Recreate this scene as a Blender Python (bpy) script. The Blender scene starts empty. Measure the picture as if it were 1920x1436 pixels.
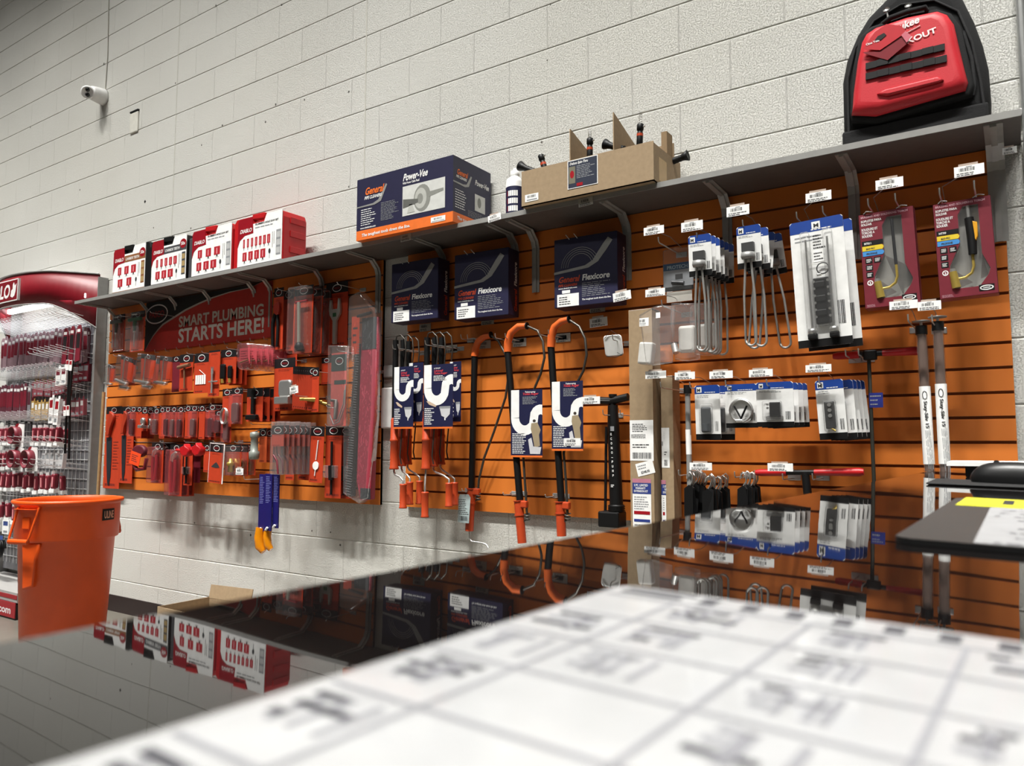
import bpy, bmesh, math, random
from mathutils import Vector, Matrix
random.seed(7)
C = bpy.context.scene.collection
SC = bpy.context.scene

# ------------------------------------------------------------------ camera, light, exposure
F, YAW, PITCH, ROLL = 1419.04, 0.5902, 0.0803, 0.0009
CAM = Vector((1.0583, -2.7694, 1.0985))
_f = Vector((-math.sin(YAW)*math.cos(PITCH), math.cos(YAW)*math.cos(PITCH), math.sin(PITCH)))
_r = Vector((math.cos(YAW), math.sin(YAW), 0)); _u = _r.cross(_f)
_r, _u = math.cos(ROLL)*_r+math.sin(ROLL)*_u, -math.sin(ROLL)*_r+math.cos(ROLL)*_u
cd = bpy.data.cameras.new('camera'); cam = bpy.data.objects.new('camera', cd); C.objects.link(cam)
cam.matrix_world = Matrix(((_r.x,_u.x,-_f.x,CAM.x),(_r.y,_u.y,-_f.y,CAM.y),(_r.z,_u.z,-_f.z,CAM.z),(0,0,0,1)))
cd.sensor_fit = 'HORIZONTAL'; cd.sensor_width = 9.8; cd.lens = F/1920*9.8
cd.clip_start = 0.02; cd.clip_end = 60
cd.dof.use_dof = True; cd.dof.focus_distance = 3.3; cd.dof.aperture_fstop = 1.8
SC.camera = cam
SC.view_settings.view_transform = 'Standard'; SC.view_settings.look = 'None'
SC.view_settings.exposure = 0.0; SC.view_settings.gamma = 1; SC.view_settings.use_curve_mapping = False
w = bpy.data.worlds.new('room_air'); SC.world = w; w.use_nodes = True
w.node_tree.nodes['Background'].inputs[0].default_value = (0.9, 0.95, 1, 1)
w.node_tree.nodes['Background'].inputs[1].default_value = 0.15
def area(name, loc, sx, sy, power, col=(1,0.985,0.94), rot=(0,0,0)):
    l = bpy.data.lights.new(name, 'AREA'); l.shape = 'RECTANGLE'; l.size = sx; l.size_y = sy
    l.energy = power; l.color = col
    o = bpy.data.objects.new(name, l); o.location = loc; o.rotation_euler = rot; C.objects.link(o); return o
LP = 80                                       # high ceiling rows; the near row washes the wall, its beams tilted towards it
for lx in (-9.2, -7.6, -6.0, -4.4, -2.8, -1.2, 0.4, 2.0, 3.6, 5.2):
    area('wall_washer', (lx, -3.3, 8.4), 0.9, 0.16, LP*0.67, rot=(math.radians(17), 0, 0)).data.spread = math.radians(53)
for lx in (-6.0, -1.2, 3.6): area('ceiling_light', (lx, -7.2, 8.4), 1.2, 0.3, 85)

def unproj(px, py):
    return _f + _r*((px-960)/F) - _u*((py-718)/F)
def W(px, py, Y=0.0):                        # point on the plane y = Y seen at a pixel of the photograph
    d = unproj(px, py); return CAM + d*((Y-CAM.y)/d.y)
def H(px, py, z):                            # point on the level z
    d = unproj(px, py); return CAM + d*((z-CAM.z)/d.z)
def CX(px, py, x):
    d = unproj(px, py); return CAM + d*((x-CAM.x)/d.x)

# ------------------------------------------------------------------ materials
def s2l(c): return tuple((v/12.92 if v <= 0.04045 else ((v+0.055)/1.055)**2.4) for v in c)
_M = {}
def mat(name, hexc='cccccc', rough=0.5, metal=0.0, var=0.06, scale=30, spec=None, emis=0, bump=0, coat=0, alpha=None):
    if name in _M: return _M[name]
    col = s2l([int(hexc[i:i+2],16)/255 for i in (0,2,4)])
    m = bpy.data.materials.new(name); m.use_nodes = True; _M[name] = m
    nt = m.node_tree; b = nt.nodes['Principled BSDF']
    b.inputs['Roughness'].default_value = rough; b.inputs['Metallic'].default_value = metal
    if spec is not None: b.inputs['Specular IOR Level'].default_value = spec
    if coat: b.inputs['Coat Weight'].default_value = coat; b.inputs['Coat Roughness'].default_value = 0.08
    n = nt.nodes.new('ShaderNodeTexNoise'); n.inputs['Scale'].default_value = scale; n.inputs['Detail'].default_value = 4
    tc = nt.nodes.new('ShaderNodeTexCoord'); nt.links.new(tc.outputs['Object'], n.inputs['Vector'])
    r = nt.nodes.new('ShaderNodeValToRGB')
    r.color_ramp.elements[0].position = 0.3; r.color_ramp.elements[1].position = 0.7
    r.color_ramp.elements[0].color = tuple(max(0,c*(1-var)) for c in col)+(1,)
    r.color_ramp.elements[1].color = tuple(min(1,c*(1+var)) for c in col)+(1,)
    nt.links.new(n.outputs['Fac'], r.inputs['Fac']); nt.links.new(r.outputs['Color'], b.inputs['Base Color'])
    if bump:
        bp = nt.nodes.new('ShaderNodeBump'); bp.inputs['Strength'].default_value = bump; bp.inputs['Distance'].default_value = 0.002
        nt.links.new(n.outputs['Fac'], bp.inputs['Height']); nt.links.new(bp.outputs['Normal'], b.inputs['Normal'])
    if emis:
        b.inputs['Emission Color'].default_value = col+(1,); b.inputs['Emission Strength'].default_value = emis
    return m
def film(name, tint='ffffff', haze=0.12, rough=0.08):
    if name in _M: return _M[name]
    col = s2l([int(tint[i:i+2],16)/255 for i in (0,2,4)])
    m = bpy.data.materials.new(name); m.use_nodes = True; _M[name] = m; nt = m.node_tree; nt.nodes.clear()
    out = nt.nodes.new('ShaderNodeOutputMaterial'); tr = nt.nodes.new('ShaderNodeBsdfTransparent')
    gl = nt.nodes.new('ShaderNodeBsdfGlossy'); gl.inputs['Roughness'].default_value = rough
    df = nt.nodes.new('ShaderNodeBsdfDiffuse'); df.inputs['Color'].default_value = col+(1,)
    fr = nt.nodes.new('ShaderNodeFresnel'); fr.inputs['IOR'].default_value = 1.45
    ns = nt.nodes.new('ShaderNodeTexNoise'); ns.inputs['Scale'].default_value = 22; ns.inputs['Detail'].default_value = 3
    tc = nt.nodes.new('ShaderNodeTexCoord'); nt.links.new(tc.outputs['Object'], ns.inputs['Vector'])
    bp = nt.nodes.new('ShaderNodeBump'); bp.inputs['Strength'].default_value = 0.35; bp.inputs['Distance'].default_value = 0.01
    nt.links.new(ns.outputs['Fac'], bp.inputs['Height'])
    for q in (gl, fr): nt.links.new(bp.outputs['Normal'], q.inputs['Normal'])
    m1 = nt.nodes.new('ShaderNodeMixShader'); m1.inputs[0].default_value = haze
    nt.links.new(tr.outputs[0], m1.inputs[1]); nt.links.new(df.outputs[0], m1.inputs[2])
    fm = nt.nodes.new('ShaderNodeMath'); fm.operation = 'MULTIPLY'; fm.inputs[1].default_value = 0.42; nt.links.new(fr.outputs[0], fm.inputs[0])
    m2 = nt.nodes.new('ShaderNodeMixShader'); nt.links.new(fm.outputs[0], m2.inputs[0])
    nt.links.new(m1.outputs[0], m2.inputs[1]); nt.links.new(gl.outputs[0], m2.inputs[2])
    nt.links.new(m2.outputs[0], out.inputs['Surface']); return m
ORG = mat('slat_orange', 'd6772b', 0.5, var=0.04, scale=6)
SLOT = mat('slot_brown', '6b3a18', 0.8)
WHITE = mat('white_card', 'e6e6e4', 0.55); PAPER = mat('white_paper', 'f0f0ee', 0.7)
BLACK = mat('black_plastic', '0a0a0b', 0.5, spec=0.35); BLK2 = mat('black_print', '191a1c', 0.6)
INK = mat('ink', '2c2c2e', 0.7); GREYP = mat('grey_print', '8d8f92', 0.7)
CARD = mat('orange_red_card', 'bb3d20', 0.5, spec=0.4); CARDD = mat('deep_orange_card', 'a63418', 0.5)
REDP = mat('red_plastic', '9c1420', 0.35); DRED = mat('diablo_red', '93101f', 0.35); MAR = mat('maroon_card', '6f1f2c', 0.45)
NAVY = mat('navy_box', '23223f', 0.45); NAVY2 = mat('navy_card', '1c1e40', 0.45); BLUE = mat('blue_header', '163d8c', 0.45)
ORP = mat('orange_print', 'e5702a', 0.5); TOOLO = mat('auger_orange', 'b8431f', 0.42)
STEEL = mat('bright_steel', 'd2d2d0', 0.28, 0.8, 0.03); WIRE = mat('wire_grey', 'bcbcba', 0.35, 0.5)
WWIRE = mat('white_wire', 'dcdcdc', 0.4); DMET = mat('dark_metal', '4a4a4c', 0.45, 0.8); BRASS = mat('brass', 'c4a955', 0.32, 0.6)
CARDB = mat('cardboard', '9a8467', 0.8, var=0.08, scale=60); CARDB2 = mat('cardboard_edge', '8b7355', 0.85, scale=120)
GREYS = mat('shelf_grey', '6d6966', 0.5, var=0.05); LIP = mat('shelf_lip', '8f8e8b', 0.45)
BRK = mat('bracket_steel', 'a9a8a4', 0.42, 0.35, 0.06); CANO = mat('can_orange', 'e0520f', 0.42, var=0.05, scale=8)
SILV = mat('silver_paint', '9a9a98', 0.45, 0.3); RPLAST = mat('bright_red', 'b8161c', 0.4)
CLEAR = film('clear_film', 'ffffff', 0.03); CLEAR2 = film('hazy_bag', 'f4f0f0', 0.07); BLIS = film('blister_plastic', 'ffffff', 0.03, 0.05)
PINKF = film('pink_bag', 'e88088', 0.10)

# ------------------------------------------------------------------ mesh builder
_TX = {}
def glyphs(s, bold=False):
    k = (s, bold)
    if k not in _TX:
        c = bpy.data.curves.new('t', 'FONT'); c.body = s; c.size = 1; c.resolution_u = 3 if len(s) < 16 else 2
        if bold: c.offset = 0.028
        o = bpy.data.objects.new('t', c); me = bpy.data.meshes.new_from_object(o)
        _TX[k] = ([(v.co.x, v.co.y) for v in me.vertices], [tuple(p.vertices) for p in me.polygons])
        bpy.data.meshes.remove(me); bpy.data.objects.remove(o); bpy.data.curves.remove(c)
    return _TX[k]
def rr(x0, x1, z0, z1, r, n=4):
    out = []
    for cx, cz, a in ((x1-r,z0+r,-90),(x1-r,z1-r,0),(x0+r,z1-r,90),(x0+r,z0+r,180)):
        for i in range(n+1):
            t = math.radians(a+90*i/n); out.append((cx+r*math.cos(t), cz+r*math.sin(t)))
    return out
def ell(cx, cz, a, b, n=20): return [(cx+a*math.cos(2*math.pi*i/n), cz+b*math.sin(2*math.pi*i/n)) for i in range(n)]
class MB:
    def __init__(s): s.v=[]; s.f=[]; s.mi=[]; s.sm=[]; s.ms=[]; s.T=None
    def m(s, mt):
        if mt not in s.ms: s.ms.append(mt)
        return s.ms.index(mt)
    def add(s, vs, fs, mt, smooth=False):
        n = len(s.v); i = s.m(mt)
        s.v += [tuple(s.T @ Vector(p)) if s.T else tuple(p) for p in vs]
        for f in fs: s.f.append(tuple(n+k for k in f)); s.mi.append(i); s.sm.append(smooth)
        return s
    def box(s, x0,x1,y0,y1,z0,z1, mt):
        return s.add([(x0,y0,z0),(x1,y0,z0),(x1,y1,z0),(x0,y1,z0),(x0,y0,z1),(x1,y0,z1),(x1,y1,z1),(x0,y1,z1)],
          [(0,3,2,1),(4,5,6,7),(0,1,5,4),(1,2,6,5),(2,3,7,6),(3,0,4,7)], mt)
    def bbox(s, x0,x1,y0,y1,z0,z1, mt, r=0.004):      # box with chamfered vertical outline and soft front
        return s.puff(rr(min(x0,x1),max(x0,x1),min(z0,z1),max(z0,z1), r, 3), min(y0,y1), max(y0,y1), r, mt, smooth=False, steps=2)
    def prism(s, p, y0, y1, mt, smooth=False):         # outline in x,z ; y0 = front
        n = len(p); vs = [(a,y0,b) for a,b in p]+[(a,y1,b) for a,b in p]
        s.add(vs, [tuple(range(n)), tuple(range(2*n-1,n-1,-1))], mt)
        return s.add(vs, [(i,(i+1)%n,n+(i+1)%n,n+i)[::-1] for i in range(n)], mt, smooth)
    def puff(s, p, y0, y1, b, mt, smooth=True, steps=4, both=True):   # bulged prism
        n = len(p); cx = sum(a for a,_ in p)/n; cz = sum(c for _,c in p)/n
        ex = max(abs(a-cx) for a,_ in p); ez = max(abs(c-cz) for _,c in p)
        rings = []
        def ring(ins, y):
            kx = max(0.02,(ex-ins)/ex); kz = max(0.02,(ez-ins)/ez); rings.append([(cx+(a-cx)*kx, y, cz+(c-cz)*kz) for a,c in p])
        for i in range(steps):
            t = i/(steps)*math.pi/2; ring(b*(1-math.sin(t)), y0+b*(1-math.cos(t)))
        ring(0, y0+b)
        if both:
            ring(0, y1-b)
            for i in range(steps-1,-1,-1):
                t = i/(steps)*math.pi/2; ring(b*(1-math.sin(t)), y1-b*(1-math.cos(t)))
        else: ring(0, y1)
        vs = [q for r_ in rings for q in r_]; fs = []
        for k in range(len(rings)-1):
            for i in range(n): j=(i+1)%n; fs.append((k*n+i,(k+1)*n+i,(k+1)*n+j,k*n+j))
        s.add(vs, fs, mt, smooth)
        L = (len(rings)-1)*n
        return s.add(vs, [tuple(range(n)), tuple(range(L+n-1,L-1,-1))], mt, False)
    def flat(s, p, y, mt): return s.add([(a,y,b) for a,b in p], [tuple(range(len(p)))], mt)
    def rect(s, x0,x1,z0,z1,y,mt): return s.flat([(x0,z0),(x1,z0),(x1,z1),(x0,z1)], y, mt)
    def ring(s, cx, cz, a, b, t, y, mt, n=24):
        o = ell(cx,cz,a,b,n); i_ = ell(cx,cz,a-t,b-t,n)
        return s.add([(p,y,q) for p,q in o+i_], [(k,(k+1)%n,n+(k+1)%n,n+k) for k in range(n)], mt)
    def tube(s, path, r, mt, n=8, caps=True):
        P = [Vector(p) for p in path]; rs = r if isinstance(r,(list,tuple)) else [r]*len(P); vs=[]; prev=None
        for i,p in enumerate(P):
            d = (P[min(i+1,len(P)-1)]-P[max(i-1,0)]).normalized()
            if prev is None:
                a = d.cross(Vector((0,0,1)));
                if a.length < 0.1: a = d.cross(Vector((0,1,0)))
            else: a = prev - d*prev.dot(d)
            a.normalize(); prev = a; b = d.cross(a)
            for k in range(n):
                t = 2*math.pi*k/n; vs.append(p+(a*math.cos(t)+b*math.sin(t))*rs[i])
        fs = [(i*n+k,i*n+(k+1)%n,(i+1)*n+(k+1)%n,(i+1)*n+k) for i in range(len(P)-1) for k in range(n)]
        s.add(vs, fs, mt, True)
        if caps: s.add(vs, [tuple(range(n-1,-1,-1)), tuple(range((len(P)-1)*n, len(P)*n))], mt)
        return s
    def lathe(s, prof, mt, c=(0,0,0), n=24, smooth=True, sx=1, sy=1):
        vs = [(c[0]+r*sx*math.cos(2*math.pi*k/n), c[1]+r*sy*math.sin(2*math.pi*k/n), c[2]+z) for r,z in prof for k in range(n)]
        return s.add(vs, [(i*n+k,i*n+(k+1)%n,(i+1)*n+(k+1)%n,(i+1)*n+k) for i in range(len(prof)-1) for k in range(n)], mt, smooth)
    def text(s, t, x, z, size, y, mt, w=None, it=0.0, bold=True, ang=0, al='l'):
        vs, fs = glyphs(t, bold)
        if not vs: return s
        mx = max(v[0] for v in vs); k = size/0.72; kx = (w/mx) if w else k
        ca, sa = math.cos(ang), math.sin(ang); out = []
        off = 0 if al=='l' else -mx*kx/2
        for a,b in vs:
            X = a*kx + it*b*k + off; Z = b*k; out.append((x+X*ca-Z*sa, y, z+X*sa+Z*ca))
        return s.add(out, fs, mt)
    def lines(s, x0,x1,z0,z1,n,y,mt, fill=0.5, vertical=False):   # a block of unreadably small print
        h = (z1-z0)/n
        for i in range(n):
            zz = z1-(i+1)*h+h*(1-fill)/2; x = x0; end = x0+(x1-x0)*random.uniform(0.6,1)
            while x < end:
                l = min((x1-x0)*random.uniform(0.08,0.22), end-x)
                s.rect(x, x+l, zz, zz+h*fill, y, mt); x += l+(x1-x0)*0.03
        return s
    def barcode(s, x0,x1,z0,z1,y,mt,n=12):
        k = (x1-x0)/n
        for i in range(n):
            wd = random.uniform(0.25,0.8)*k; s.rect(x0+i*k, x0+i*k+wd, z0, z1, y, mt)
        return s
    def build(s, name, parent=None, loc=None, kind=None):
        me = bpy.data.meshes.new(name); me.from_pydata(s.v, [], s.f)
        for mt in s.ms: me.materials.append(mt)
        me.polygons.foreach_set('material_index', s.mi); me.polygons.foreach_set('use_smooth', s.sm); me.update()
        o = bpy.data.objects.new(name, me); C.objects.link(o)
        if parent: o.parent = parent
        if loc is not None: o.location = loc
        if kind: o['kind'] = kind
        return o
def tag(o, label, cat, group=None, kind=None):
    o['label'] = label; o['category'] = cat
    if group: o['group'] = group
    if kind: o['kind'] = kind
    return o
def thing(name, label, cat, loc=(0,0,0), rot=(0,0,0), group=None):
    o = bpy.data.objects.new(name, None); o.empty_display_size = 0.02; C.objects.link(o)
    o.location = loc; o.rotation_euler = rot; return tag(o, label, cat, group)
def dup(root, loc, rot=None, label=None, group=None, par=None):
    r = root.copy(); C.objects.link(r)
    if par: r.parent = par
    else:
        r.location = loc
        if rot is not None: r.rotation_euler = rot
        if label: r['label'] = label
        if group: r['group'] = group
    for ch in list(root.children): dup(ch, None, par=r)
    return r
def hang(name, label, cat, a, b, c, d, Y, fn, group=None, tilt=0, roll=0, yaw=0):
    """thing hanging with its front filling photo rectangle (a,b)-(c,d) at depth Y; fn(root, width, height)"""
    p = W(a, (b+d)/2, Y); q = W(c, (b+d)/2, Y); m = (a+c)/2
    t = W(m, b, Y); u = W(m, d, Y); wd = q.x-p.x; ht = t.z-u.z
    root = thing(name, label, cat, ((p.x+q.x)/2, Y, t.z), (tilt, roll, yaw), group)
    fn(root, wd, ht); return root
# ------------------------------------------------------------------ the room
def wall_mat():
    m = bpy.data.materials.new('painted_block'); m.use_nodes = True; nt = m.node_tree; b = nt.nodes['Principled BSDF']
    N = nt.nodes.new; L = nt.links.new
    tc = N('ShaderNodeTexCoord'); mp = N('ShaderNodeMapping'); L(tc.outputs['Object'], mp.inputs['Vector'])
    mp.inputs['Rotation'].default_value = (math.radians(-90), 0, 0)       # x,z of the wall become the texture's x,y
    sep = N('ShaderNodeSeparateXYZ'); L(tc.outputs['Object'], sep.inputs[0]); cmb = N('ShaderNodeCombineXYZ')
    L(sep.outputs['X'], cmb.inputs['X']); L(sep.outputs['Z'], cmb.inputs['Y'])
    br = N('ShaderNodeTexBrick'); L(cmb.outputs[0], br.inputs['Vector'])
    br.offset = 0.5; br.offset_frequency = 2; br.inputs['Scale'].default_value = 1
    br.inputs['Brick Width'].default_value = 0.4064; br.inputs['Row Height'].default_value = 0.2032
    br.inputs['Mortar Size'].default_value = 0.0032; br.inputs['Mortar Smooth'].default_value = 0.7
    br.inputs['Color1'].default_value = (1,1,1,1); br.inputs['Color2'].default_value = (0.9,0.9,0.9,1); br.inputs['Mortar'].default_value = (1,1,1,1)
    n1 = N('ShaderNodeTexNoise'); n1.inputs['Scale'].default_value = 0.5; n1.inputs['Detail'].default_value = 2; L(tc.outputs['Object'], n1.inputs['Vector'])
    n2 = N('ShaderNodeTexNoise'); n2.inputs['Scale'].default_value = 190; n2.inputs['Detail'].default_value = 6; n2.inputs['Roughness'].default_value = 0.65; L(tc.outputs['Object'], n2.inputs['Vector'])
    n3 = N('ShaderNodeTexVoronoi'); n3.inputs['Scale'].default_value = 130; L(tc.outputs['Object'], n3.inputs['Vector'])
    cr = N('ShaderNodeValToRGB'); cr.color_ramp.elements[0].color = (0.66,0.65,0.60,1); cr.color_ramp.elements[1].color = (0.72,0.715,0.675,1)
    cr.color_ramp.elements[0].position=.35; cr.color_ramp.elements[1].position=.65
    L(n1.outputs['Fac'], cr.inputs['Fac'])
    mx = N('ShaderNodeMix'); mx.data_type='RGBA'; mx.blend_type='MULTIPLY'; mx.inputs[0].default_value = 0.25
    L(cr.outputs['Color'], mx.inputs[6]); L(br.outputs['Color'], mx.inputs[7])
    L(mx.outputs[2], b.inputs['Base Color']); b.inputs['Roughness'].default_value = 0.55; b.inputs['Specular IOR Level'].default_value = 0.3
    # vertical joints, paint texture and pits as relief
    inv = N('ShaderNodeMath'); inv.operation='MULTIPLY'; inv.inputs[1].default_value = -0.0030; L(br.outputs['Fac'], inv.inputs[0])
    pit = N('ShaderNodeMapRange'); pit.inputs['From Min'].default_value=0.36; pit.inputs['From Max'].default_value=0.5; pit.inputs['To Min'].default_value=-0.0015; pit.inputs['To Max'].default_value=0
    L(n2.outputs['Fac'], pit.inputs['Value'])
    gr = N('ShaderNodeMath'); gr.operation='MULTIPLY'; gr.inputs[1].default_value=0.0010; L(n3.outputs['Distance'], gr.inputs[0])
    a1 = N('ShaderNodeMath'); L(inv.outputs[0], a1.inputs[0]); L(pit.outputs[0], a1.inputs[1])
    a2 = N('ShaderNodeMath'); L(a1.outputs[0], a2.inputs[0]); L(gr.outputs[0], a2.inputs[1])
    bp = N('ShaderNodeBump'); bp.inputs['Distance'].default_value = 1; bp.inputs['Strength'].default_value = 1.0
    L(a2.outputs[0], bp.inputs['Height']); L(bp.outputs['Normal'], b.inputs['Normal'])
    return m
BLOCK = wall_mat()
RX0, RX1, RY0, RZ = -10.0, 7.5, -10.5, 8.9
b = MB(); prof = []                                     # back wall: real horizontal concave joints
k = 0; z = 0.0
prof.append((0,0))
while z < RZ-0.21:
    z += 0.2032
    prof += [(0, z-0.0048), (0.0022, z-0.0028), (0.0030, z), (0.0022, z+0.0028), (0, z+0.0048)]
prof.append((0, RZ))
xs = [RX0+i*(RX1-RX0)/24 for i in range(25)]
vs = [(x, y, z) for (y,z) in prof for x in xs]; n = len(xs)
b.add(vs, [(i*n+j, i*n+j+1, (i+1)*n+j+1, (i+1)*n+j) for i in range(len(prof)-1) for j in range(n-1)], BLOCK)
b.build('wall_back', kind='structure')
OFFW = mat('painted_wall', '6e6c68', 0.6, var=0.02, scale=2)
MB().box(RX0-0.1,RX0,RY0,0.0,0,RZ,OFFW).build('wall_left', kind='structure')
MB().box(RX1,RX1+0.1,RY0,0.0,0,RZ,OFFW).build('wall_right', kind='structure')
MB().box(RX0,RX1,RY0-0.1,RY0,0,RZ,OFFW).build('wall_front', kind='structure')
MB().box(RX0,RX1,RY0,0.0,RZ,RZ+0.1,mat('ceiling_grey','4a4a49',0.8)).build('ceiling', kind='structure')
MB().box(RX0,RX1,RY0,0.0,-0.1,0,mat('concrete_floor','67635b',0.35,var=0.14,scale=3)).build('floor', kind='structure')
MB().box(-4.15,1.2,-0.008,0.003,0,0.104,mat('base_dark','2e2423',0.5)).box(RX0,-4.15,-0.008,0.003,0,0.104,mat('base_dark','2e2423',0.5)).build('baseboard_back', kind='structure')
# vertical control joints in the block wall
jt = MB()
for px,py in ((333,140),(684,250)):
    x = W(px,py).x; jt.box(x-0.004,x+0.004,-0.0012,0.002,2.1,RZ-0.02,mat('joint_sealant','c3c1b8',0.7))
jt.build('trim_1', kind='structure')
# scars, anchor holes and the patch on the wall
tag(MB().prism(ell(*( (lambda p:(p.x,p.z))(W(272,378)) ),0.011,0.011,4),-0.0015,0.002,BLACK).build('cable_hole'), 'small black square hole in the white block wall above the saw kits', 'hole')
p = W(253,231); q = MB().bbox(-0.05,0.05,-0.010,0.002,-0.07,0.075,mat('patch_paint','d4d2c8',0.6),0.006); q.box(-0.05,0.052,-0.012,0.0,0.078,0.088,BLACK)
o = q.build('blank_cover_plate', loc=(p.x,0,p.z)); tag(o,'painted-over cover plate with dark gap on top, right of the camera','cover plate')
i = 0
for px,py,r_ in ((517,196,.010),(571,187,.006),(498,229,.008),(417,235,.007),(378,272,.006),(654,172,.006),(288,427,.006),(358,428,.007),(654,350,.006),(405,10,.006),(1026,113,.005),(1032,8,.005),(1016,266,.006),(329,156,.006),(195,120,.009),(528,9,.007),(57,239,.006),(150,356,.006),(620,998,.005),(638,1022,.006),(585,995,.005),(470,1003,.008),(365,980,.006)):
    p = W(px,py); pts = [(p.x+r_*math.cos(t*1.05)*random.uniform(.5,1.1), p.z+r_*math.sin(t*1.05)*random.uniform(.6,1.2)) for t in range(6)]
    o = MB().prism(pts,-0.0012,0.001,mat('scar_dark','5b5852',0.9)).build('anchor_hole'); tag(o,'small dark chipped screw hole in the white block wall','hole','screw holes scattered over the block wall')

# ------------------------------------------------------------------ slatwall panels
def slatwall(name, label, x0, x1, z0=0.80, n=16):
    t = thing(name, label, 'slatwall', (x0,-0.0012,z0)); wd = x1-x0; b = MB(); pr = []
    g = 0.0095; P_ = 0.0762
    b2 = MB()
    for k in range(n):
        a = k*P_+(g/2 if k else 0); c = (k+1)*P_-(g/2 if k < n-1 else 0)
        b.box(0, wd, -0.021, -0.0135, a, c, ORG)
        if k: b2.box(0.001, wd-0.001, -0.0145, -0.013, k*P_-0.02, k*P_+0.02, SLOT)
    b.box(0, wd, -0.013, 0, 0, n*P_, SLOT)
    b.build('slat_face', t)
    e = MB(); e.box(0,0.0015,-0.0135,-0.0,0,n*P_,ORG).box(wd-0.0015,wd,-0.0135,-0.0,0,n*P_,mat('slat_edge','c98a42',0.6)); e.build('edge_strip', t)
    return t
slatwall('slatwall_panel','orange slatwall panel on the left crowded with red carded plumbing tools',-4.115,-1.565)
slatwall('slatwall_panel','orange slatwall panel on the right holding augers, torches and heating elements',-1.395,1.05)
# small wall fittings in the gap between panels
p = W(735,697); tag(MB().bbox(-.03,.03,-.03,0,-.03,.03,SILV).tube([(-.03,-.02,0),(-.07,-.02,0)],.008,SILV).build('conduit_clamp',loc=(p.x,0,p.z)),'small grey metal fitting on the wall between the two orange panels','wall fitting')
p = W(734,765); tag(MB().bbox(-.035,.035,-.03,0,-.1,.1,WHITE,.006).build('switch_box',loc=(p.x-.01,0,p.z)),'white plastic box on the block wall between the two orange panels','wall box')

# ------------------------------------------------------------------ shelf
ZS = 2.022; ZT = 2.040
t = thing('wall_shelf','long grey shelf board above both orange panels','shelf',(-4.12,0,ZS))
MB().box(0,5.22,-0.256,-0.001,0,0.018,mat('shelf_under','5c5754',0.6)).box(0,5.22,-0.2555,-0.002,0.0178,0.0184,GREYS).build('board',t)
MB().box(0,5.22,-0.260,-0.256,-0.001,0.019,LIP).build('edge_band',t)
def bracket(x, label, drop=0.27, big=1.0):
    t = thing('shelf_bracket', label, 'bracket', (x,-0.021,ZS), (0,0,0), 'pale steel brackets under the shelf')
    wd = 0.016*big; b = MB()
    path = [(-0.215,0),(-0.055,-0.004),(-0.012,-0.045),(-0.002,-0.075),(-0.002,-drop)]
    th = 0.012
    def strip(w0, w1, off):
        vs=[]; 
        for i,(y,z) in enumerate(path):
            a = path[max(i-1,0)]; c = path[min(i+1,len(path)-1)]; dy,dz = c[0]-a[0], c[1]-a[1]; l = math.hypot(dy,dz) or 1
            ny,nz = dz/l, -dy/l
            for xx in (w0,w1): vs += [(xx, y, z),(xx, y-abs(ny)*off, z-abs(nz)*off)]
        fs=[]
        for i in range(len(path)-1):
            o_=i*4; p_=o_+4; fs += [(o_,p_,p_+2,o_+2),(o_+1,o_+3,p_+3,p_+1),(o_,o_+1,p_+1,p_),(o_+2,p_+2,p_+3,o_+3)]
        fs += [(0,2,3,1),(len(vs)-4,len(vs)-3,len(vs)-1,len(vs)-2)]
        b.add(vs, fs, BRK)
    strip(-wd,wd,0.003); strip(-wd*0.35,wd*0.35,0.010)
    b.build('bracket_arm', t)
    s = MB()
    for zz in (-0.11,-drop+0.015): s.tube([(0,-0.001,zz),(0,-0.009,zz)],0.0035,BLACK)
    s.build('screw', t); return t
bl = ['shelf bracket at the far left end beside the red display','shelf bracket just left of the oval logo on the red sign','shelf bracket above the oval logo of the red sign',
 'shelf bracket over the left part of the red sign','shelf bracket over the middle of the red sign','shelf bracket at the right end of the red sign','shelf bracket between the wrench card and the clear bagged level',
 'shelf bracket over the tall bagged red shim pack','shelf bracket beside the first dark coil cable box','left of the two close brackets between the dark boxes','right of the two close brackets between the dark boxes',
 'shelf bracket at the right of the third dark coil cable box','shelf bracket between the two heating element stacks','shelf bracket between the big white blister and the torch packs','wide shelf bracket at the right end of the shelf, beside the conduit']
corner = [(215,575),(277,568),(331,558),(394,549),(478,534),(508,531),(604,515),(710,496),(833,478),(967,450),(1005,441),(1176,408),(1364,400),(1602,370),(1868,300)]
for bi,((px,py),l) in enumerate(zip(corner,bl)):
    x = W(px,py+25,-0.022).x
    bracket(x,l,0.085 if 0<bi<5 else 0.30 if px>1500 else 0.27, 1.5 if px>1800 else 1.15)

# ------------------------------------------------------------------ conduit on the right
p = W(1902,100,-0.03)
b = MB(); b.tube([(0,0,-2.2),(0,0,3.0)],0.0125,mat('galvanised','b0b1b0',0.35,0.6),12)
t = thing('conduit','shiny grey steel conduit running up the wall right of the backpack','conduit',(1.118,-0.018,2.3)); b.build('pipe',t)
for zz in (-0.18,0.6): MB().bbox(-0.035,0.016,-0.005,0.014,zz-0.012,zz+0.012,SILV).tube([(-0.028,-0.004,zz),(-0.028,-0.016,zz)],0.006,STEEL).build('strap',t)
t = thing('conduit','darker square strut beside the shiny conduit at the right edge','conduit',(1.154,-0.016,2.3)); MB().box(-0.013,0.013,-0.013,0.013,-2.2,2.9,SILV).build('pipe',t)

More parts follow.
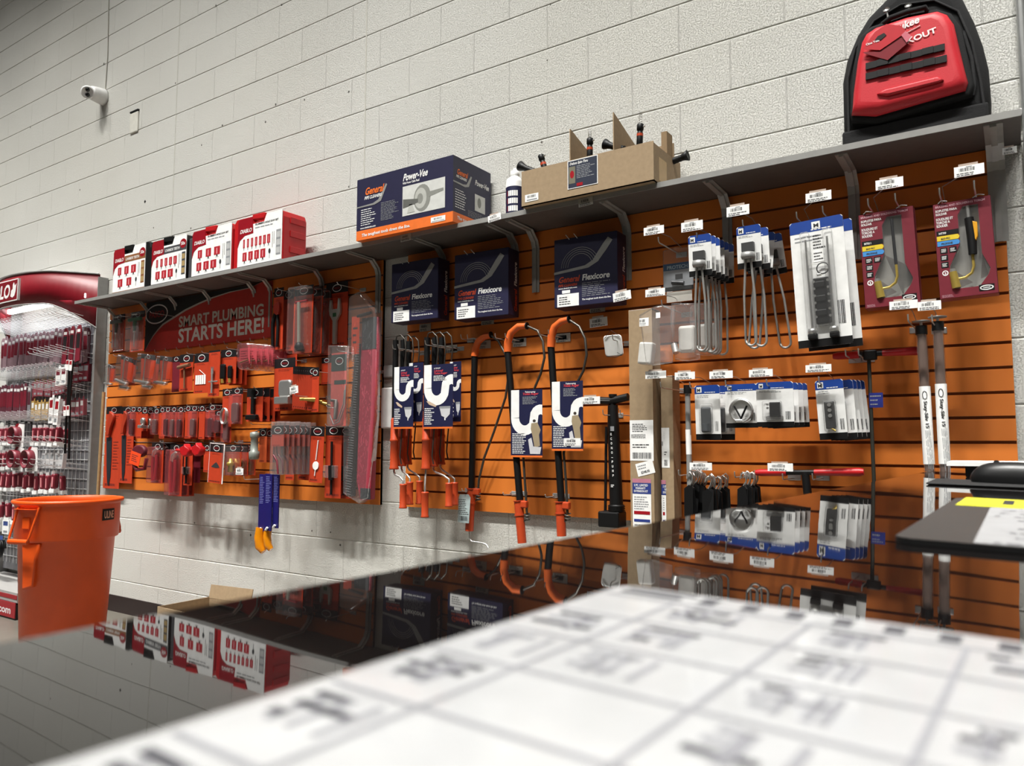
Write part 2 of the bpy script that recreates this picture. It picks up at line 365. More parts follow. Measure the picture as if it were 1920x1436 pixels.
# ------------------------------------------------------------------ security camera
p = W(196,183,0)
t = thing('security_camera','white turret security camera mounted on the block wall','camera',(p.x,0,p.z))
b = MB(); b.T = Matrix.Rotation(math.radians(90),4,'X')
b.lathe([(0,0.0),(0.058,0),(0.058,0.02),(0.055,0.05),(0.05,0.085),(0.046,0.10),(0,0.10)],WHITE,n=32); b.build('mount_base',t)

d = (CAM+Vector((-0.9,0,0.3)) - Vector((p.x,-0.12,p.z))).normalized()
R = d.to_track_quat('Z','Y').to_matrix().to_4x4(); R.translation = Vector((-0.006,-0.115,-0.004))
b = MB(); b.T = R
b.lathe([(0,-0.045),(0.028,-0.036),(0.043,-0.012),(0.046,0.0),(0.045,0.022),(0.040,0.033),(0.036,0.036),(0.034,0.030),(0,0.030)],WHITE,n=32); h = b.build('turret_head',t)
b = MB(); b.T = R
for dy in (-0.016,0.017): b.lathe([(0.0145,0.0305),(0.0135,0.036),(0,0.038)],mat('lens_glass','050505',0.08),(0,dy,0),n=20)
b.build('lens',h)
c0 = W(199,160,0); c1 = W(204,-10,0)
tag(MB().tube([(c0.x,-0.006,p.z+0.055),(c0.x+0.01,-0.005,p.z+0.3),(c1.x,-0.005,c1.z+0.2)],0.0035,mat('cable_paint','bdbbb2',0.5),6).build('camera_cable'),'thin painted cable running up the wall from the security camera','cable')
# ------------------------------------------------------------------ things standing on the shelf
def sawkit(a, bq, c, d, label, body, band, ncol, rows, Y=-0.235, depth=0.085, bodyl=0, logo='DIABLO', extra=0):
    P0 = W(a, d, Y); P1 = W(c, d, Y); z1 = W((a+c)/2, bq, Y).z; wd = P1.x-P0.x; h = z1-ZT
    t = thing('hole_saw_kit', label, 'tool case', (P0.x,Y,ZT), (0,0,0), 'hole saw kits on the shelf')
    x1 = wd+extra; b = MB()
    b.puff([(-bodyl,0),(x1,0),(x1,h*0.86),(x1-0.012,h*0.97),(x1-0.03,h),(0.62*wd,h),(0.58*wd,h*0.86),(0.36*wd,h*0.86),(0.32*wd,h),(-bodyl+0.02,h),(-bodyl,h*0.93)],0.0015,depth,0.008,body,False,2)
    for zz in (0.2,0.5,0.76): b.bbox(x1-0.002,x1+0.005,depth*0.3,depth*0.9,h*zz,h*(zz+0.12),body,0.002)
    b.build('case',t)
    h2 = MB(); h2.puff([(0.33*wd,h*0.93),(0.60*wd,h*0.90),(0.64*wd,h*1.0),(0.60*wd,h*1.02),(0.33*wd,h*1.03)],-0.002,0.03,0.005,body,False,2); h2.build('handle',t)
    s = MB(); y = -0.001
    s.prism([(0,0.004),(wd,0.004),(wd,h*0.99),(wd*0.66,h*0.99),(wd*0.60,h*0.84),(wd*0.33,h*0.84),(wd*0.30,h*0.985),(0.012,h*0.985),(0,h*0.93)],y,0.002,PAPER)
    s.prism([(0,h*0.64),(0.0,h*0.93),(0.012,h*0.985),(wd*0.34,h*0.985),(wd*0.36,h*0.66),(wd*0.16,h*0.64),(wd*0.05,h*0.56),(0,h*0.42)],y-0.0008,y,DRED)
    if band: s.prism([(wd*0.36,h*0.66),(wd,h*0.66),(wd,h*0.80),(wd*0.36,h*0.80)],y-0.0007,y,band); s.text('CARBIDE TEETH',wd*0.39,h*0.70,h*0.055,y-0.001,WHITE,w=wd*0.42,it=0.2); s.prism(ell(wd*0.91,h*0.80,wd*0.09,h*0.10),y-0.0009,y,DRED); s.text('50x',wd*0.85,h*0.77,h*0.07,y-0.0012,WHITE,w=wd*0.12)
    else: s.text("PLUMBER'S HOLE SAW SET",wd*0.40,h*0.80,h*0.035,y-0.001,INK,w=wd*0.52,it=0.2); s.lines(wd*0.4,wd*0.9,h*0.73,h*0.77,1,y-0.0006,GREYP)
    s.text(logo,wd*0.05,h*0.70,h*0.075,y-0.0012,WHITE,w=wd*0.27,it=0.2)
    sc = (MAR if not band else band); 
    s.rect(wd*0.88,wd*0.98,h*0.14,h*0.62,y-0.0006,band if band else GREYP)
    for q in range(3): s.rect(wd*0.89,wd*0.97,h*(0.17+q*0.15),h*(0.28+q*0.15),y-0.0009,mat('photo_tan','a98f5d',0.6) if band else mat('photo_grey','b9b9b9',0.6))
    s.rect(0.0,wd,0.0045,h*0.045,y-0.0006,band if band else INK); s.text('PC HOLE SAW SET',wd*0.15,h*0.012,h*0.022,y-0.001,WHITE,w=wd*0.55)
    saw = mat('saw_print','b01f2b',0.5); tops=(0.40,0.14)
    for ri,nn in enumerate(rows):
        for q in range(nn):
            big = 0.55+0.45*((q+1)/nn) if ri == 0 else 0.8+0.2*q/nn
            cw = wd*0.66/nn; x = wd*0.10+cw*(q+0.5) if ri == 0 else wd*0.10+wd*0.56/nn*(q+0.5)
            hw = min(cw*0.36*big, wd*0.075) ; z0 = h*tops[ri]; z1_ = z0+h*0.17
            s.rect(x-hw,x+hw,z0,z1_,y-0.0006,saw); s.rect(x-hw*0.25,x+hw*0.15,z0+h*0.02,z1_-h*0.03,y-0.0009,mat('saw_hi','d98b90',0.5))
            s.rect(x-hw*0.25,x+hw*0.25,z0-h*0.035,z0,y-0.0006,INK); s.rect(x-hw*0.6,x+hw*0.6,z0-h*0.05,z0-h*0.045,y-0.0006,GREYP)
    s.tube([(wd*0.80,y-0.001,h*0.30),(wd*0.80,y-0.001,h*0.60)],0.0012,SILV,5); s.tube([(wd*0.835,y-0.001,h*0.36),(wd*0.835,y-0.001,h*0.60)],0.001,SILV,5)
    s.flat(ell(wd*0.74,h*0.24,wd*0.025,h*0.05,12),y-0.0008,INK); s.rect(wd*0.735,wd*0.745,h*0.10,h*0.2,y-0.0008,GREYP)
    s.build('printed_sleeve',t); return t
BRN = mat('brown_band','8a5a35',0.5); DGR = mat('charcoal_band','45464a',0.5); GRC = mat('charcoal_case','47474a',0.45)
sawkit(211,462,270,549,'smallest hole saw kit with brown band, at the far left of the shelf',BLACK,BRN,3,(3,2),extra=0.055)
sawkit(283,446,347,538,'hole saw kit in black case with grey band, second from left on shelf',BLACK,DGR,5,(5,3),extra=0.0,bodyl=0.02)
sawkit(359,426,432,519,'hole saw kit with white sleeve and dark grey case side, third on shelf',RPLAST,None,3,(3,3),extra=0.005,bodyl=0.0)
o = MB().bbox(0,0.040,0.004,0.085,0,0.245,GRC,0.008)
o.build('spine',[r for r in C.objects if r.get('label','').startswith('hole saw kit with white')][0],loc=(-0.042,0,0))
sawkit(445,402,527,500,'largest hole saw kit in a bright red case, beside the navy carton',RPLAST,None,7,(7,4),depth=0.16,bodyl=0.04,extra=0.004)

# navy drain machine carton
Y = -0.295; A = W(668,452,Y); B = W(849,420,Y); top = W(760,314,Y); wd = B.x-A.x; h = W(760,314,Y).z-ZT
t = thing('machine_carton','large navy carton with orange base stripe and power tool photo on the shelf','carton',(A.x,Y,ZT),(0,0,0))
dp = 0.275; b = MB(); b.box(0,wd,0,dp,h*0.155,h,NAVY).box(0,wd,0,dp,0,h*0.155,ORP); b.build('box_body',t)
s = MB(); y = -0.0008
s.text('General',wd*0.09,h*0.72,h*0.115,y-.0004,ORP,w=wd*0.20,it=0.25); s.text('PIPE CLEANERS',wd*0.085,h*0.645,h*0.05,y-.0004,WHITE,w=wd*0.19,it=0.25)
s.prism([(0.0,h*0.55),(wd*0.18,h*0.56),(wd*0.24,h*0.60),(wd*0.32,h*0.83),(wd*0.335,h*0.81),(wd*0.27,h*0.57),(wd*0.2,h*0.53),(0,h*0.53)],y-.0003,y,SILV)
s.text('Power-Vee',wd*0.50,h*0.79,h*0.11,y-.0004,WHITE,w=wd*0.25,it=0.25); s.text('With Power Cable Feed',wd*0.5,h*0.735,h*0.035,y-.0004,WHITE,w=wd*0.17)
s.lines(wd*0.05,wd*0.22,h*0.22,h*0.50,8,y-.0003,WHITE,0.35); s.lines(wd*0.27,wd*0.46,h*0.24,h*0.54,13,y-.0003,GREYP,0.3)
s.text('www.drainbrain.com',wd*0.045,h*0.175,h*0.03,y-.0004,WHITE,w=wd*0.17)
s.rect(wd*0.50,wd*0.925,h*0.235,h*0.70,y-.0002,mat('photo_pale','c9cac6',0.6))
s.flat(ell(wd*0.70,h*0.46,wd*0.085,h*0.21),y-.0004,mat('photo_mid','84857f',0.6)); s.flat(ell(wd*0.685,h*0.46,wd*0.06,h*0.16),y-.0006,mat('photo_lt','b2b3ad',0.6)); s.flat(ell(wd*0.68,h*0.455,wd*0.03,h*0.08),y-.0008,mat('photo_mid','84857f',0.6))
s.flat([(wd*0.505,h*0.36),(wd*0.66,h*0.40),(wd*0.66,h*0.46),(wd*0.505,h*0.50)],y-.0009,mat('photo_dk','5c5d59',0.6))
s.flat([(wd*0.55,h*0.27),(wd*0.63,h*0.27),(wd*0.60,h*0.40),(wd*0.57,h*0.40)],y-.0009,mat('photo_lt','b2b3ad',0.6)); s.flat([(wd*0.77,h*0.45),(wd*0.91,h*0.50),(wd*0.91,h*0.54),(wd*0.77,h*0.53)],y-.0007,mat('photo_mid','84857f',0.6))
s.text('The toughest tools down the line.',wd*0.06,h*0.05,h*0.05,y-.0004,WHITE,w=wd*0.52,it=0.15)
s.rect(wd*0.79,wd*0.93,h*0.04,h*0.12,y-.0004,PAPER); s.barcode(wd*0.82,wd*0.90,h*0.075,h*0.105,y-.0006,INK); s.rect(wd*0.80,wd*0.92,h*0.05,h*0.06,y-.0006,GREYP)
s.T = Matrix.Translation((wd,0,0)) @ Matrix.Rotation(math.radians(90),4,'Z')       # printing on the right side
s.text('General',dp*0.09,h*0.74,h*0.085,y-.0004,ORP,w=dp*0.27,it=0.2); s.text('PIPE CLEANERS',dp*0.07,h*0.685,h*0.04,y-.0004,WHITE,w=dp*0.27,it=0.2)
s.prism([(0,h*0.62),(dp*0.25,h*0.62),(dp*0.34,h*0.64),(dp*0.45,h*0.80),(dp*0.48,h*0.79),(dp*0.40,h*0.62),(dp*0.3,h*0.59),(0,h*0.60)],y-.0003,y,SILV)
s.text('Power-Vee',dp*0.56,h*0.70,h*0.085,y-.0004,WHITE,w=dp*0.38,it=0.2); s.rect(dp*0.56,dp*0.84,h*0.30,h*0.56,y-.0003,mat('photo_pale','c9cac6',0.6)); s.flat(ell(dp*0.68,h*0.44,dp*0.05,h*0.08),y-.0005,mat('photo_mid','84857f',0.6))
s.lines(dp*0.05,dp*0.33,h*0.22,h*0.52,8,y-.0003,WHITE,0.35); s.lines(dp*0.38,dp*0.9,h*0.17,h*0.27,5,y-.0003,GREYP,0.3); s.text('The toughest tools',dp*0.1,h*0.06,h*0.05,y-.0004,WHITE,w=dp*0.6,it=0.15)
s.build('printing',t)

# bottle
p = H(958,405,ZT); 
t = thing('cleaner_bottle','white plastic bottle with dark label between navy carton and brown box','bottle',(p.x,-0.19,ZT))
MB().lathe([(0,0),(0.036,0),(0.038,0.006),(0.038,0.145),(0.034,0.162),(0.018,0.175),(0.017,0.18)],PAPER,n=28).build('bottle_body',t)
MB().lathe([(0.018,0.176),(0.019,0.178),(0.018,0.198),(0.008,0.20),(0.006,0.212),(0,0.212)],WHITE,n=20).build('cap',t)
b = MB(); b.lathe([(0.0384,0.012),(0.0384,0.125)],NAVY2,n=28)
for zz in (0.03,0.062,0.094):
    b.T = Matrix.Identity(4)
    for k in range(6):
        a0 = math.radians(-115+k*13); a1 = a0+math.radians(11)
        b.add([(0.0388*math.cos(a0),0.0388*math.sin(a0),zz-0.011),(0.0388*math.cos(a1),0.0388*math.sin(a1),zz-0.011),(0.0388*math.cos(a1),0.0388*math.sin(a1),zz+0.012),(0.0388*math.cos(a0),0.0388*math.sin(a0),zz+0.012)],[(0,1,2,3)],PAPER if k > 0 else MAR)
b.build('wrap_label',t)

# open brown box of hand spinners
Y = -0.290; A = W(978,389,Y); B = W(1226,336,Y); wd = B.x-A.x; dp = 0.26
zl = W(977,319,Y).z; zr = W(1222,268,Y).z; h = (zl+zr)/2-ZT
t = thing('open_carton','open brown cardboard box of black spinner tools with taped leaflet','box',(A.x,Y,ZT))
e = 0.004; b = MB()
b.box(0,wd,0,e,0,h,CARDB).box(0,wd,dp-e,dp,0,h,CARDB).box(0,e,e,dp-e,0,h,CARDB).box(wd-e,wd,e,dp-e,0,h*0.96,CARDB).box(0,wd,0,dp,0,e,CARDB)
b.box(wd*0.985,wd+0.0006,0.05,0.12,h*0.1,h*0.7,mat('pale_tape','c2a57a',0.5))
b.build('carton_body',t)
m = MB()                                     # upright dividers
def div(x, y0, y1, z, zz): m.add([(x,y0,0.01),(x,y1,0.01),(x,y1,zz),(x,y0,z),(x+e,y0,0.01),(x+e,y1,0.01),(x+e,y1,zz),(x+e,y0,z)],[(0,1,2,3),(7,6,5,4),(0,3,7,4),(3,2,6,7),(1,5,6,2)],CARDB)
div(wd*0.37,0.02,dp-0.03,h+0.135,h+0.075); div(wd*0.70,0.02,dp-0.03,h+0.155,h+0.085)
m.box(0.02,wd*0.98,dp-0.035,dp-0.031,0.01,h+0.07,CARDB)
m.box(wd*0.93,wd*0.97,dp-0.09,dp-0.035,0.01,h+0.10,CARDB2)
m.build('divider',t)
fl = MB(); y = -0.001
x0,x1,z0,z1 = wd*0.375,wd*0.605,h*0.22,h*0.98
fl.box(x0,x1,y-0.0006,y,z0,z1,PAPER).box(x0+.003,x1-.003,y-0.001,y,z0+.003,z1-.003,mat('leaflet','232a3c',0.5))
fl.text('Deluxe Spin-Thru',x0+.01,z1-.018,.010,y-.0014,WHITE,w=(x1-x0)*.6,it=.2); fl.rect(x0+.006,x0+.034,z0+.02,z1-.025,y-.0013,mat('photo_olive','6e6a58',0.6)); fl.flat(ell(x0+.02,(z0+z1)/2,.009,.015),y-.0015,REDP)
fl.lines(x0+.04,x1-.006,z0+.035,z1-.024,8,y-.0013,GREYP,.4); fl.rect(x0+.04,x0+.066,z0+.006,z0+.018,y-.0014,REDP)
fl.build('leaflet',t)
st = MB(); st.box(wd*.03,wd*.14,-.0012,0,h*.12,h*.32,PAPER).barcode(wd*.05,wd*.12,h*.22,h*.29,-.0016,INK).rect(wd*.045,wd*.13,h*.15,h*.18,-.0016,GREYP); st.build('price_sticker',t)
def spinner(pxy, Y, label, lean, up=0.1, spring=0.03):
    p = W(pxy[0],pxy[1],Y); r_ = thing('hand_spinner',label,'drain tool',(p.x,Y,p.z),(0,lean,0),'spinner tools in the brown box')
    MB().lathe([(0,-0.1),(0.012,-0.1),(0.012,0.0),(0.010,0.004),(0.010,0.01),(0.013,0.013),(0.013,0.033),(0.010,0.036),(0,0.036)],BLACK,n=14).build('grip',r_)
    MB().lathe([(0.0124,-0.012),(0.0124,-0.002)],TOOLO,n=14).tube([(0.012,0,0.024),(0.02,0,0.026)],0.003,STEEL,6).build('thumb_screw',r_)
    MB().tube([(0.006*math.cos(k*.8),0.006*math.sin(k*.8),0.036+k*spring/44) for k in range(44)],0.0011,STEEL,5).build('spring',r_)
spinner((1106,276),-0.22,'black spinner with orange stripe standing in the middle of the box',0.02)
spinner((1200,250),-0.20,'tallest black spinner with a long spring at the right of the box',0.06,spring=.05)
spinner((1018,305),-0.20,'black spinner with steel tip at the left corner of the box',-0.3,spring=.004)
def funnel(a, b_, Y, label):
    p, q = W(*a,Y), W(*b_,Y); d = (q-p); L = d.length; R = d.to_track_quat('Z','Y').to_euler()
    r_ = thing('spinner_handle',label,'drain tool',p,tuple(R),'black fluted handles in the brown box')
    MB().lathe([(0,0),(0.014,0)]+[(0.013-0.001*(k%2)+0.0, L*k/14) for k in range(1,11)]+[(0.014,L*.78),(0.021,L),(0.019,L*1.01),(0.012,L*.97),(0,L*.97)],BLACK,n=16).build('handle_body',r_)
funnel((1010,325),(975,311),-0.2,'black fluted handle poking out at the left end of the box')
funnel((1170,280),(1134,270),-0.2,'black fluted handle lying in the middle of the box')
funnel((1255,305),(1290,291),-0.1,'black fluted handle poking out at the right end of the box')

# ------------------------------------------------------------------ backpack
YB = -0.235
def PX(pts, Y, o): return [((lambda p:(p.x-o.x, p.z-o.z))(W(a,c,Y))) for a,c in pts]
O = W(1712,240,YB); O = Vector((O.x,YB,ZT))
t = thing('tool_backpack','black backpack with moulded red front shell standing on the shelf end','backpack',O)
ol = [(1588,257),(1578,238),(1576,150),(1584,108),(1604,60),(1625,26),(1658,-8),(1690,-34),(1760,-42),(1800,-20),(1826,32),(1842,75),(1853,120),(1856,160),(1855,206),(1850,212)]
b = MB(); pts = PX(ol,YB,O); pts = [(x,max(z,0.0)) for x,z in pts]
FAB = mat('black_fabric','0c0c0e',0.9,bump=.4,scale=200); FAB2 = mat('charcoal_fabric','151517',0.85,bump=.5,scale=200)
b.puff(pts,0.0,0.20,0.045,FAB,True,5); b.build('bag_body',t)
s = MB(); s.bbox(-0.20,0.196,-0.008,0.02,0.0,0.05,FAB,0.008); s.build('base_panel',t)
s = MB()
for a in ([(1592,250),(1590,150),(1604,92),(1640,40),(1690,10),(1752,2),(1796,22),(1822,80),(1838,150),(1846,205)],):
    s.tube([(x,-0.004,z) for x,z in PX(a,YB,O)],0.004,FAB2,6)
s.tube([(x,-0.002,z) for x,z in PX([(1806,60),(1822,110),(1828,160),(1824,180)],YB,O)],0.006,FAB2,6)
s.build('piping',t)
shell = [(1596,200),(1594,212),(1640,214),(1810,165),(1815,150),(1808,125),(1796,75),(1788,40),(1775,22),(1758,16),(1700,28),(1640,48),(1622,60),(1614,75),(1606,110),(1598,170)]
YS = YB-0.045; b = MB(); b.puff(PX(shell,YS,Vector((O.x,0,O.z))),-0.05,0.01,0.032,mat('shell_red','c3202c',0.5,var=.04,bump=.15,scale=300),True,6,False); sh = b.build('front_shell',t)
b = MB(); q = PX([(1645,178),(1660,170),(1758,146),(1770,152),(1762,156),(1664,182)],YS,Vector((O.x,0,O.z))); b.puff(q,-0.058,-0.045,0.006,mat('shell_red','c3202c',0.5),True,3,False); b.build('moulded_rib',sh)
b = MB(); b.puff(PX([(1590,205),(1592,222),(1642,224),(1822,172),(1826,150),(1800,40),(1782,16),(1755,8),(1700,18),(1630,42),(1608,62),(1596,120)],YS,Vector((O.x,0,O.z))),-0.022,0.03,0.012,FAB,True,3,False); b.build('shell_rim',t)
b = MB()
for (a1,a2,b1,b2) in (((1624,121),(1772,84),(1624,133),(1772,96)),((1624,140),(1776,105),(1624,152),(1776,118))):
    for k in range(7):
        f0=k/7; f1=(k+.985)/7
        g = lambda u,v,f:(u[0]+(v[0]-u[0])*f, u[1]+(v[1]-u[1])*f)
        q = PX([g(b1,b2,f0),g(b1,b2,f1),g(a1,a2,f1),g(a1,a2,f0)],YS,Vector((O.x,0,O.z)))
        b.prism(q,-0.0555-(k%2)*.0025,-0.048,BLACK)
b.build('webbing',t)
b = MB(); ang = math.radians(9)
q = W(1640,76,YS-.007); q2 = W(1730,56,YS-.007); b.text('Milwaukee',q.x-O.x,q.z-O.z,.022,-.0525,WHITE,w=(q2.x-q.x)*.95,it=.25,ang=ang)
q = W(1664,97,YS-.007); q2 = W(1759,77,YS-.007); b.text('PACKOUT',q.x-O.x,q.z-O.z,.017,-.0525,WHITE,w=(q2.x-q.x),ang=ang); b.tube([(x,-0.052,z) for x,z in PX([(1700,64),(1726,50)],YS,Vector((O.x,0,O.z)))],.0012,WHITE,4)
b.build('lettering',sh)
b = MB(); hp = PX([(1652,36),(1668,30),(1700,18),(1734,10),(1737,14)],YS,Vector((O.x,0,O.z))); b.tube([(x,-0.012-(.02 if 0<i<4 else 0),z) for i,(x,z) in enumerate(hp)],.008,FAB,8); b.build('carry_handle',t)
for c0 in ((1661,12),(1702,4)):
    q = PX([(c0[0]-1,c0[1]),(c0[0]+2,c0[1]+14)],YS,Vector((O.x,0,O.z))); b = MB(); b.T = None
    b.tube([(q[0][0],-.02,q[0][1]),(q[1][0],-.02,q[1][1])],.0028,STEEL,8); b.add([(q[0][0]+.010*math.cos(k*math.pi/6),-.022+(.004 if r2 else -.004),q[0][1]+.006*math.sin(k*math.pi/6)) for r2 in (0,1) for k in range(12)],[(k,(k+1)%12,12+(k+1)%12,12+k) for k in range(12)]+[tuple(range(12)),tuple(range(23,11,-1))],STEEL,True); b.build('metal_clip',t)
# hang tag (lies in front of the shell)
YT = YB-0.062; b = MB(); O2 = Vector((O.x,0,O.z))
TR = mat('tag_red','b8202b',0.4); TD = mat('tag_dark_red','7a1420',0.4)
b.prism(PX([(1618,92),(1650,94),(1700,60),(1690,48),(1662,45),(1640,60)],YT,O2),-0.062,-0.061,TR); b.prism(PX([(1617,97),(1650,96),(1687,66),(1704,78),(1664,112),(1622,100)],YT,O2),-0.0595,-0.0585,TD)
b.prism(PX([(1690,66),(1698,58),(1709,68),(1700,80)],YT,O2),-0.0625,-0.0615,mat('tag_pink','c96a78',0.4))
q = PX([(1640,76),(1652,75),(1662,66),(1658,62),(1646,68)],YT,O2); b.prism(q,-0.0635,-0.0625,BLACK); q = W(1624,86,YT); b.text('One Year',q.x-O.x,q.z-O.z,.007,-.0632,WHITE,w=.04,ang=.1)
b.build('hang_tag',t)
# ------------------------------------------------------------------ hooks and price labels
def plate(b, x, z, y, wd=0.075, h=0.03, dull=False, holder=True):
    if holder: b.rect(x-wd*.35,x+wd*.3,z+h*.5,z+h*.72,y+.0005,mat('clear_tab','b9a79a',.3))
    b.box(x-wd/2,x+wd/2,y,y+.0012,z-h/2,z+h/2, mat('dull_label','a9a59c',.6) if dull else PAPER)
    b.barcode(x-wd*.33,x+wd*.2,z-h*.02,z+h*.3,y-.0004,INK,14); b.rect(x-wd*.1,x+wd*.1,z+h*.35,z+h*.42,y-.0004,GREYP)
    for k in range(2): b.lines(x-wd*.42,x+wd*.42,z-h*(.22+.17*k)-h*.05,z-h*(.22+.17*k)+h*.05,1,y-.0004,INK,.8)
def hook(tip, Y, label, lab=None, group=None, r=0.0022, rise=0.02, mt=None, xo=0.03, two=False, back=-0.021, slope=0.03):
    """wire hook: tip pixel at depth Y; lab = pixel rect of its label plate"""
    p = W(tip[0],tip[1],Y); t = thing('display_hook',label,'hook',(p.x,back,p.z-rise),(0,0,0),group)
    L = back-Y; b = MB(); mt = mt or WIRE
    b.tube([(0,0,-slope*0),(0,-L+.012,0),(0,-L+.004,.004),(0,-L,rise)],r,mt,6)
    if two: b.tube([(0,0,.030),(0,-L*.72,.030),(0,-L+.0,.036)],r*.8,mt,6)
    b.build('wire',t)
    MB().bbox(-.022,.022,-.004,0,-.008,.012,mt,.002).build('back_plate',t)
    if lab:
        a = W((lab[0]+lab[2])/2,(lab[1]+lab[3])/2,Y); q0 = W(lab[0],lab[1],Y); q1 = W(lab[2],lab[3],Y)
        wd = q1.x-q0.x; h = min(.034,abs(W(lab[0],lab[3],Y).z-q0.z)*.92)
        c = MB(); c.tube([(0,0,.03),(0,-L*.5,a.z-p.z+rise),(a.x-p.x,-L+.002,a.z-p.z+rise)],r*.6,mt,6); c.build('label_arm',t)
        c = MB(); plate(c,a.x-p.x,a.z-p.z+rise,-L-.001,wd,h); c.build('price_label',t)
    return t
def plabel(px, py, Y, label, wd=.075, h=.03, dull=False, rot=0):
    p = W(px,py,Y); b = MB(); plate(b,0,0,0,wd,h,dull,not dull); o = b.build('price_label',loc=(p.x,Y,p.z)); o.rotation_euler=(0,rot,0)
    return tag(o,label,'price label','loose price labels')
BK = -0.022
# right panel hooks carrying labels
hook((1234,444),-.25,'wire hook with barcode plate above the blue and black bagged pack',(1207,424,1245,440))
hook((1306,436),-.25,'wire hook with barcode plate above the left stack of heating elements',(1277,414,1318,434))
hook((1392,412),-.25,'wire hook with barcode plate above the right stack of heating elements',(1362,385,1405,405))
hook((1493,397),-.25,'left wire hook of the big white blister, its plate high above',(1510,359,1559,378))
hook((1542,386),-.25,'right wire hook through the big white blister',None)
hook((1627,372),-.26,'left wire hook of the left torch box',(1641,334,1694,354))
hook((1678,362),-.26,'right wire hook of the left torch box',None)
hook((1761,352),-.26,'left wire hook of the right torch box',(1788,309,1846,330))
hook((1826,338),-.26,'right wire hook of the right torch box',None)
hook((1240,562),-.27,'wire hook with barcode plate holding the clear parts bags',(1210,541,1247,556))
hook((1238,716),-.25,'wire hook with dull barcode plate in front of the brown cartons',(1210,695,1249,710))
hook((1293,716),-.25,'wire hook with barcode plate above the grey telescopic rod',(1265,697,1303,712))
hook((1360,713),-.25,'wire hook with barcode plate over the heater grip card',(1330,695,1374,710))
hook((1437,711),-.25,'wire hook with barcode plate over the ring clamp card',(1404,692,1449,707))
hook((1535,706),-.25,'wire hook with barcode plate over the tall thermostat card',(1510,683,1559,698))
hook((1702,589),-.26,'wire hook with barcode plate above the left clear rod tube',(1667,563,1721,580))
hook((1747,590),-.26,'wire hook with barcode plate above the right clear rod tube',(1720,564,1765,582))
hook((1272,881),-.20,'wire hook at the left of the row of black pouch hooks',(1293,867,1335,882))
hook((1377,884),-.20,'wire hook holding the shorter bunch of black pouches',None)
hook((1467,888),-.18,'left wire hook under the red cutter handles',(1439,868,1487,884))
hook((1523,888),-.18,'right wire hook under the red cutter handles',None)
hook((1585,655),-.20,'left wire hook carrying the upper red handle',None)
hook((1609,653),-.20,'right wire hook carrying the upper red handle',None)
hook((1148,627),-.17,'short wire hook holding the glossy white packet',None)
hook((1130,768),-.16,'wire hook with barcode plate beside the pump handle',(1090,743,1125,758))
hook((1162,768),-.16,'wire hook under the right of the pump handle',None)
# auger hooks on the middle part
for px,py,n in ((736,646,'first'),(746,645,'second')): hook((px,py),-.23,f'{n} wire hook tip at the left bunch of short augers')
for px,py,n in ((797,638,'first'),(809,637,'second')): hook((px,py),-.23,f'{n} wire hook tip at the right bunch of short augers')
for px,py,n in ((864,627,'left'),(876,627,'right')): hook((px,py),-.10,f'{n} hook of the empty pair between the short and long augers')
for px,py,n in ((928,625,'left'),(947,625,'middle')): hook((px,py),-.14,f'{n} hook above the first long auger')
hook((1010,618),-.14,'hook above the second long auger'); hook((1028,618),-.14,'hook left of the third long auger bend')
for px,py,n in ((854,917,'left one below the short augers'),(866,916,'right one below the short augers'),(943,923,'left of the second auger body'),(957,923,'touching the second auger body'),(1022,927,'left of the third auger body'),(1037,928,'touching the third auger body')):
    hook((px,py),-.12,'low wire hook, '+n,None,rise=.012)
for k,(px,py,l) in enumerate(((797,614,'dull label under the first dark coil box'),(914,601,'dull label under the second dark coil box'),(1120,577,'dull label under the third dark coil box'),(908,646,'dull label behind the first orange auger bend'),(974,642,'dull label behind the second orange auger bend'),(1056,633,'dull label behind the third orange auger bend'),(846,654,'dull label behind the right bunch of short augers'))):
    plabel(px,py,BK-.003,l,dull=True,wd=.07,h=.036)
plabel(1122,604,-.06,'bright white label between third auger and clear white packet',wd=.08,h=.036,rot=-.05)
plabel(1166,555,-.17,'bright white label at the corner of the third dark coil box',wd=.075,h=.034,rot=-.1)
for px,py,l in ((761,445,'grey label under the shelf edge below the navy carton'),(1098,378,'grey label under the shelf edge below the brown box')): plabel(px,py,-.263,l,dull=True,wd=.062,h=.032,rot=-.05)
plabel(927,408,-.2655,'white label on the shelf edge at the right of the navy carton',wd=.065,h=.028,rot=-.1)
plabel(1893,282,-.20,'white label stub beside the wide bracket at the shelf end',wd=.035,h=.02)

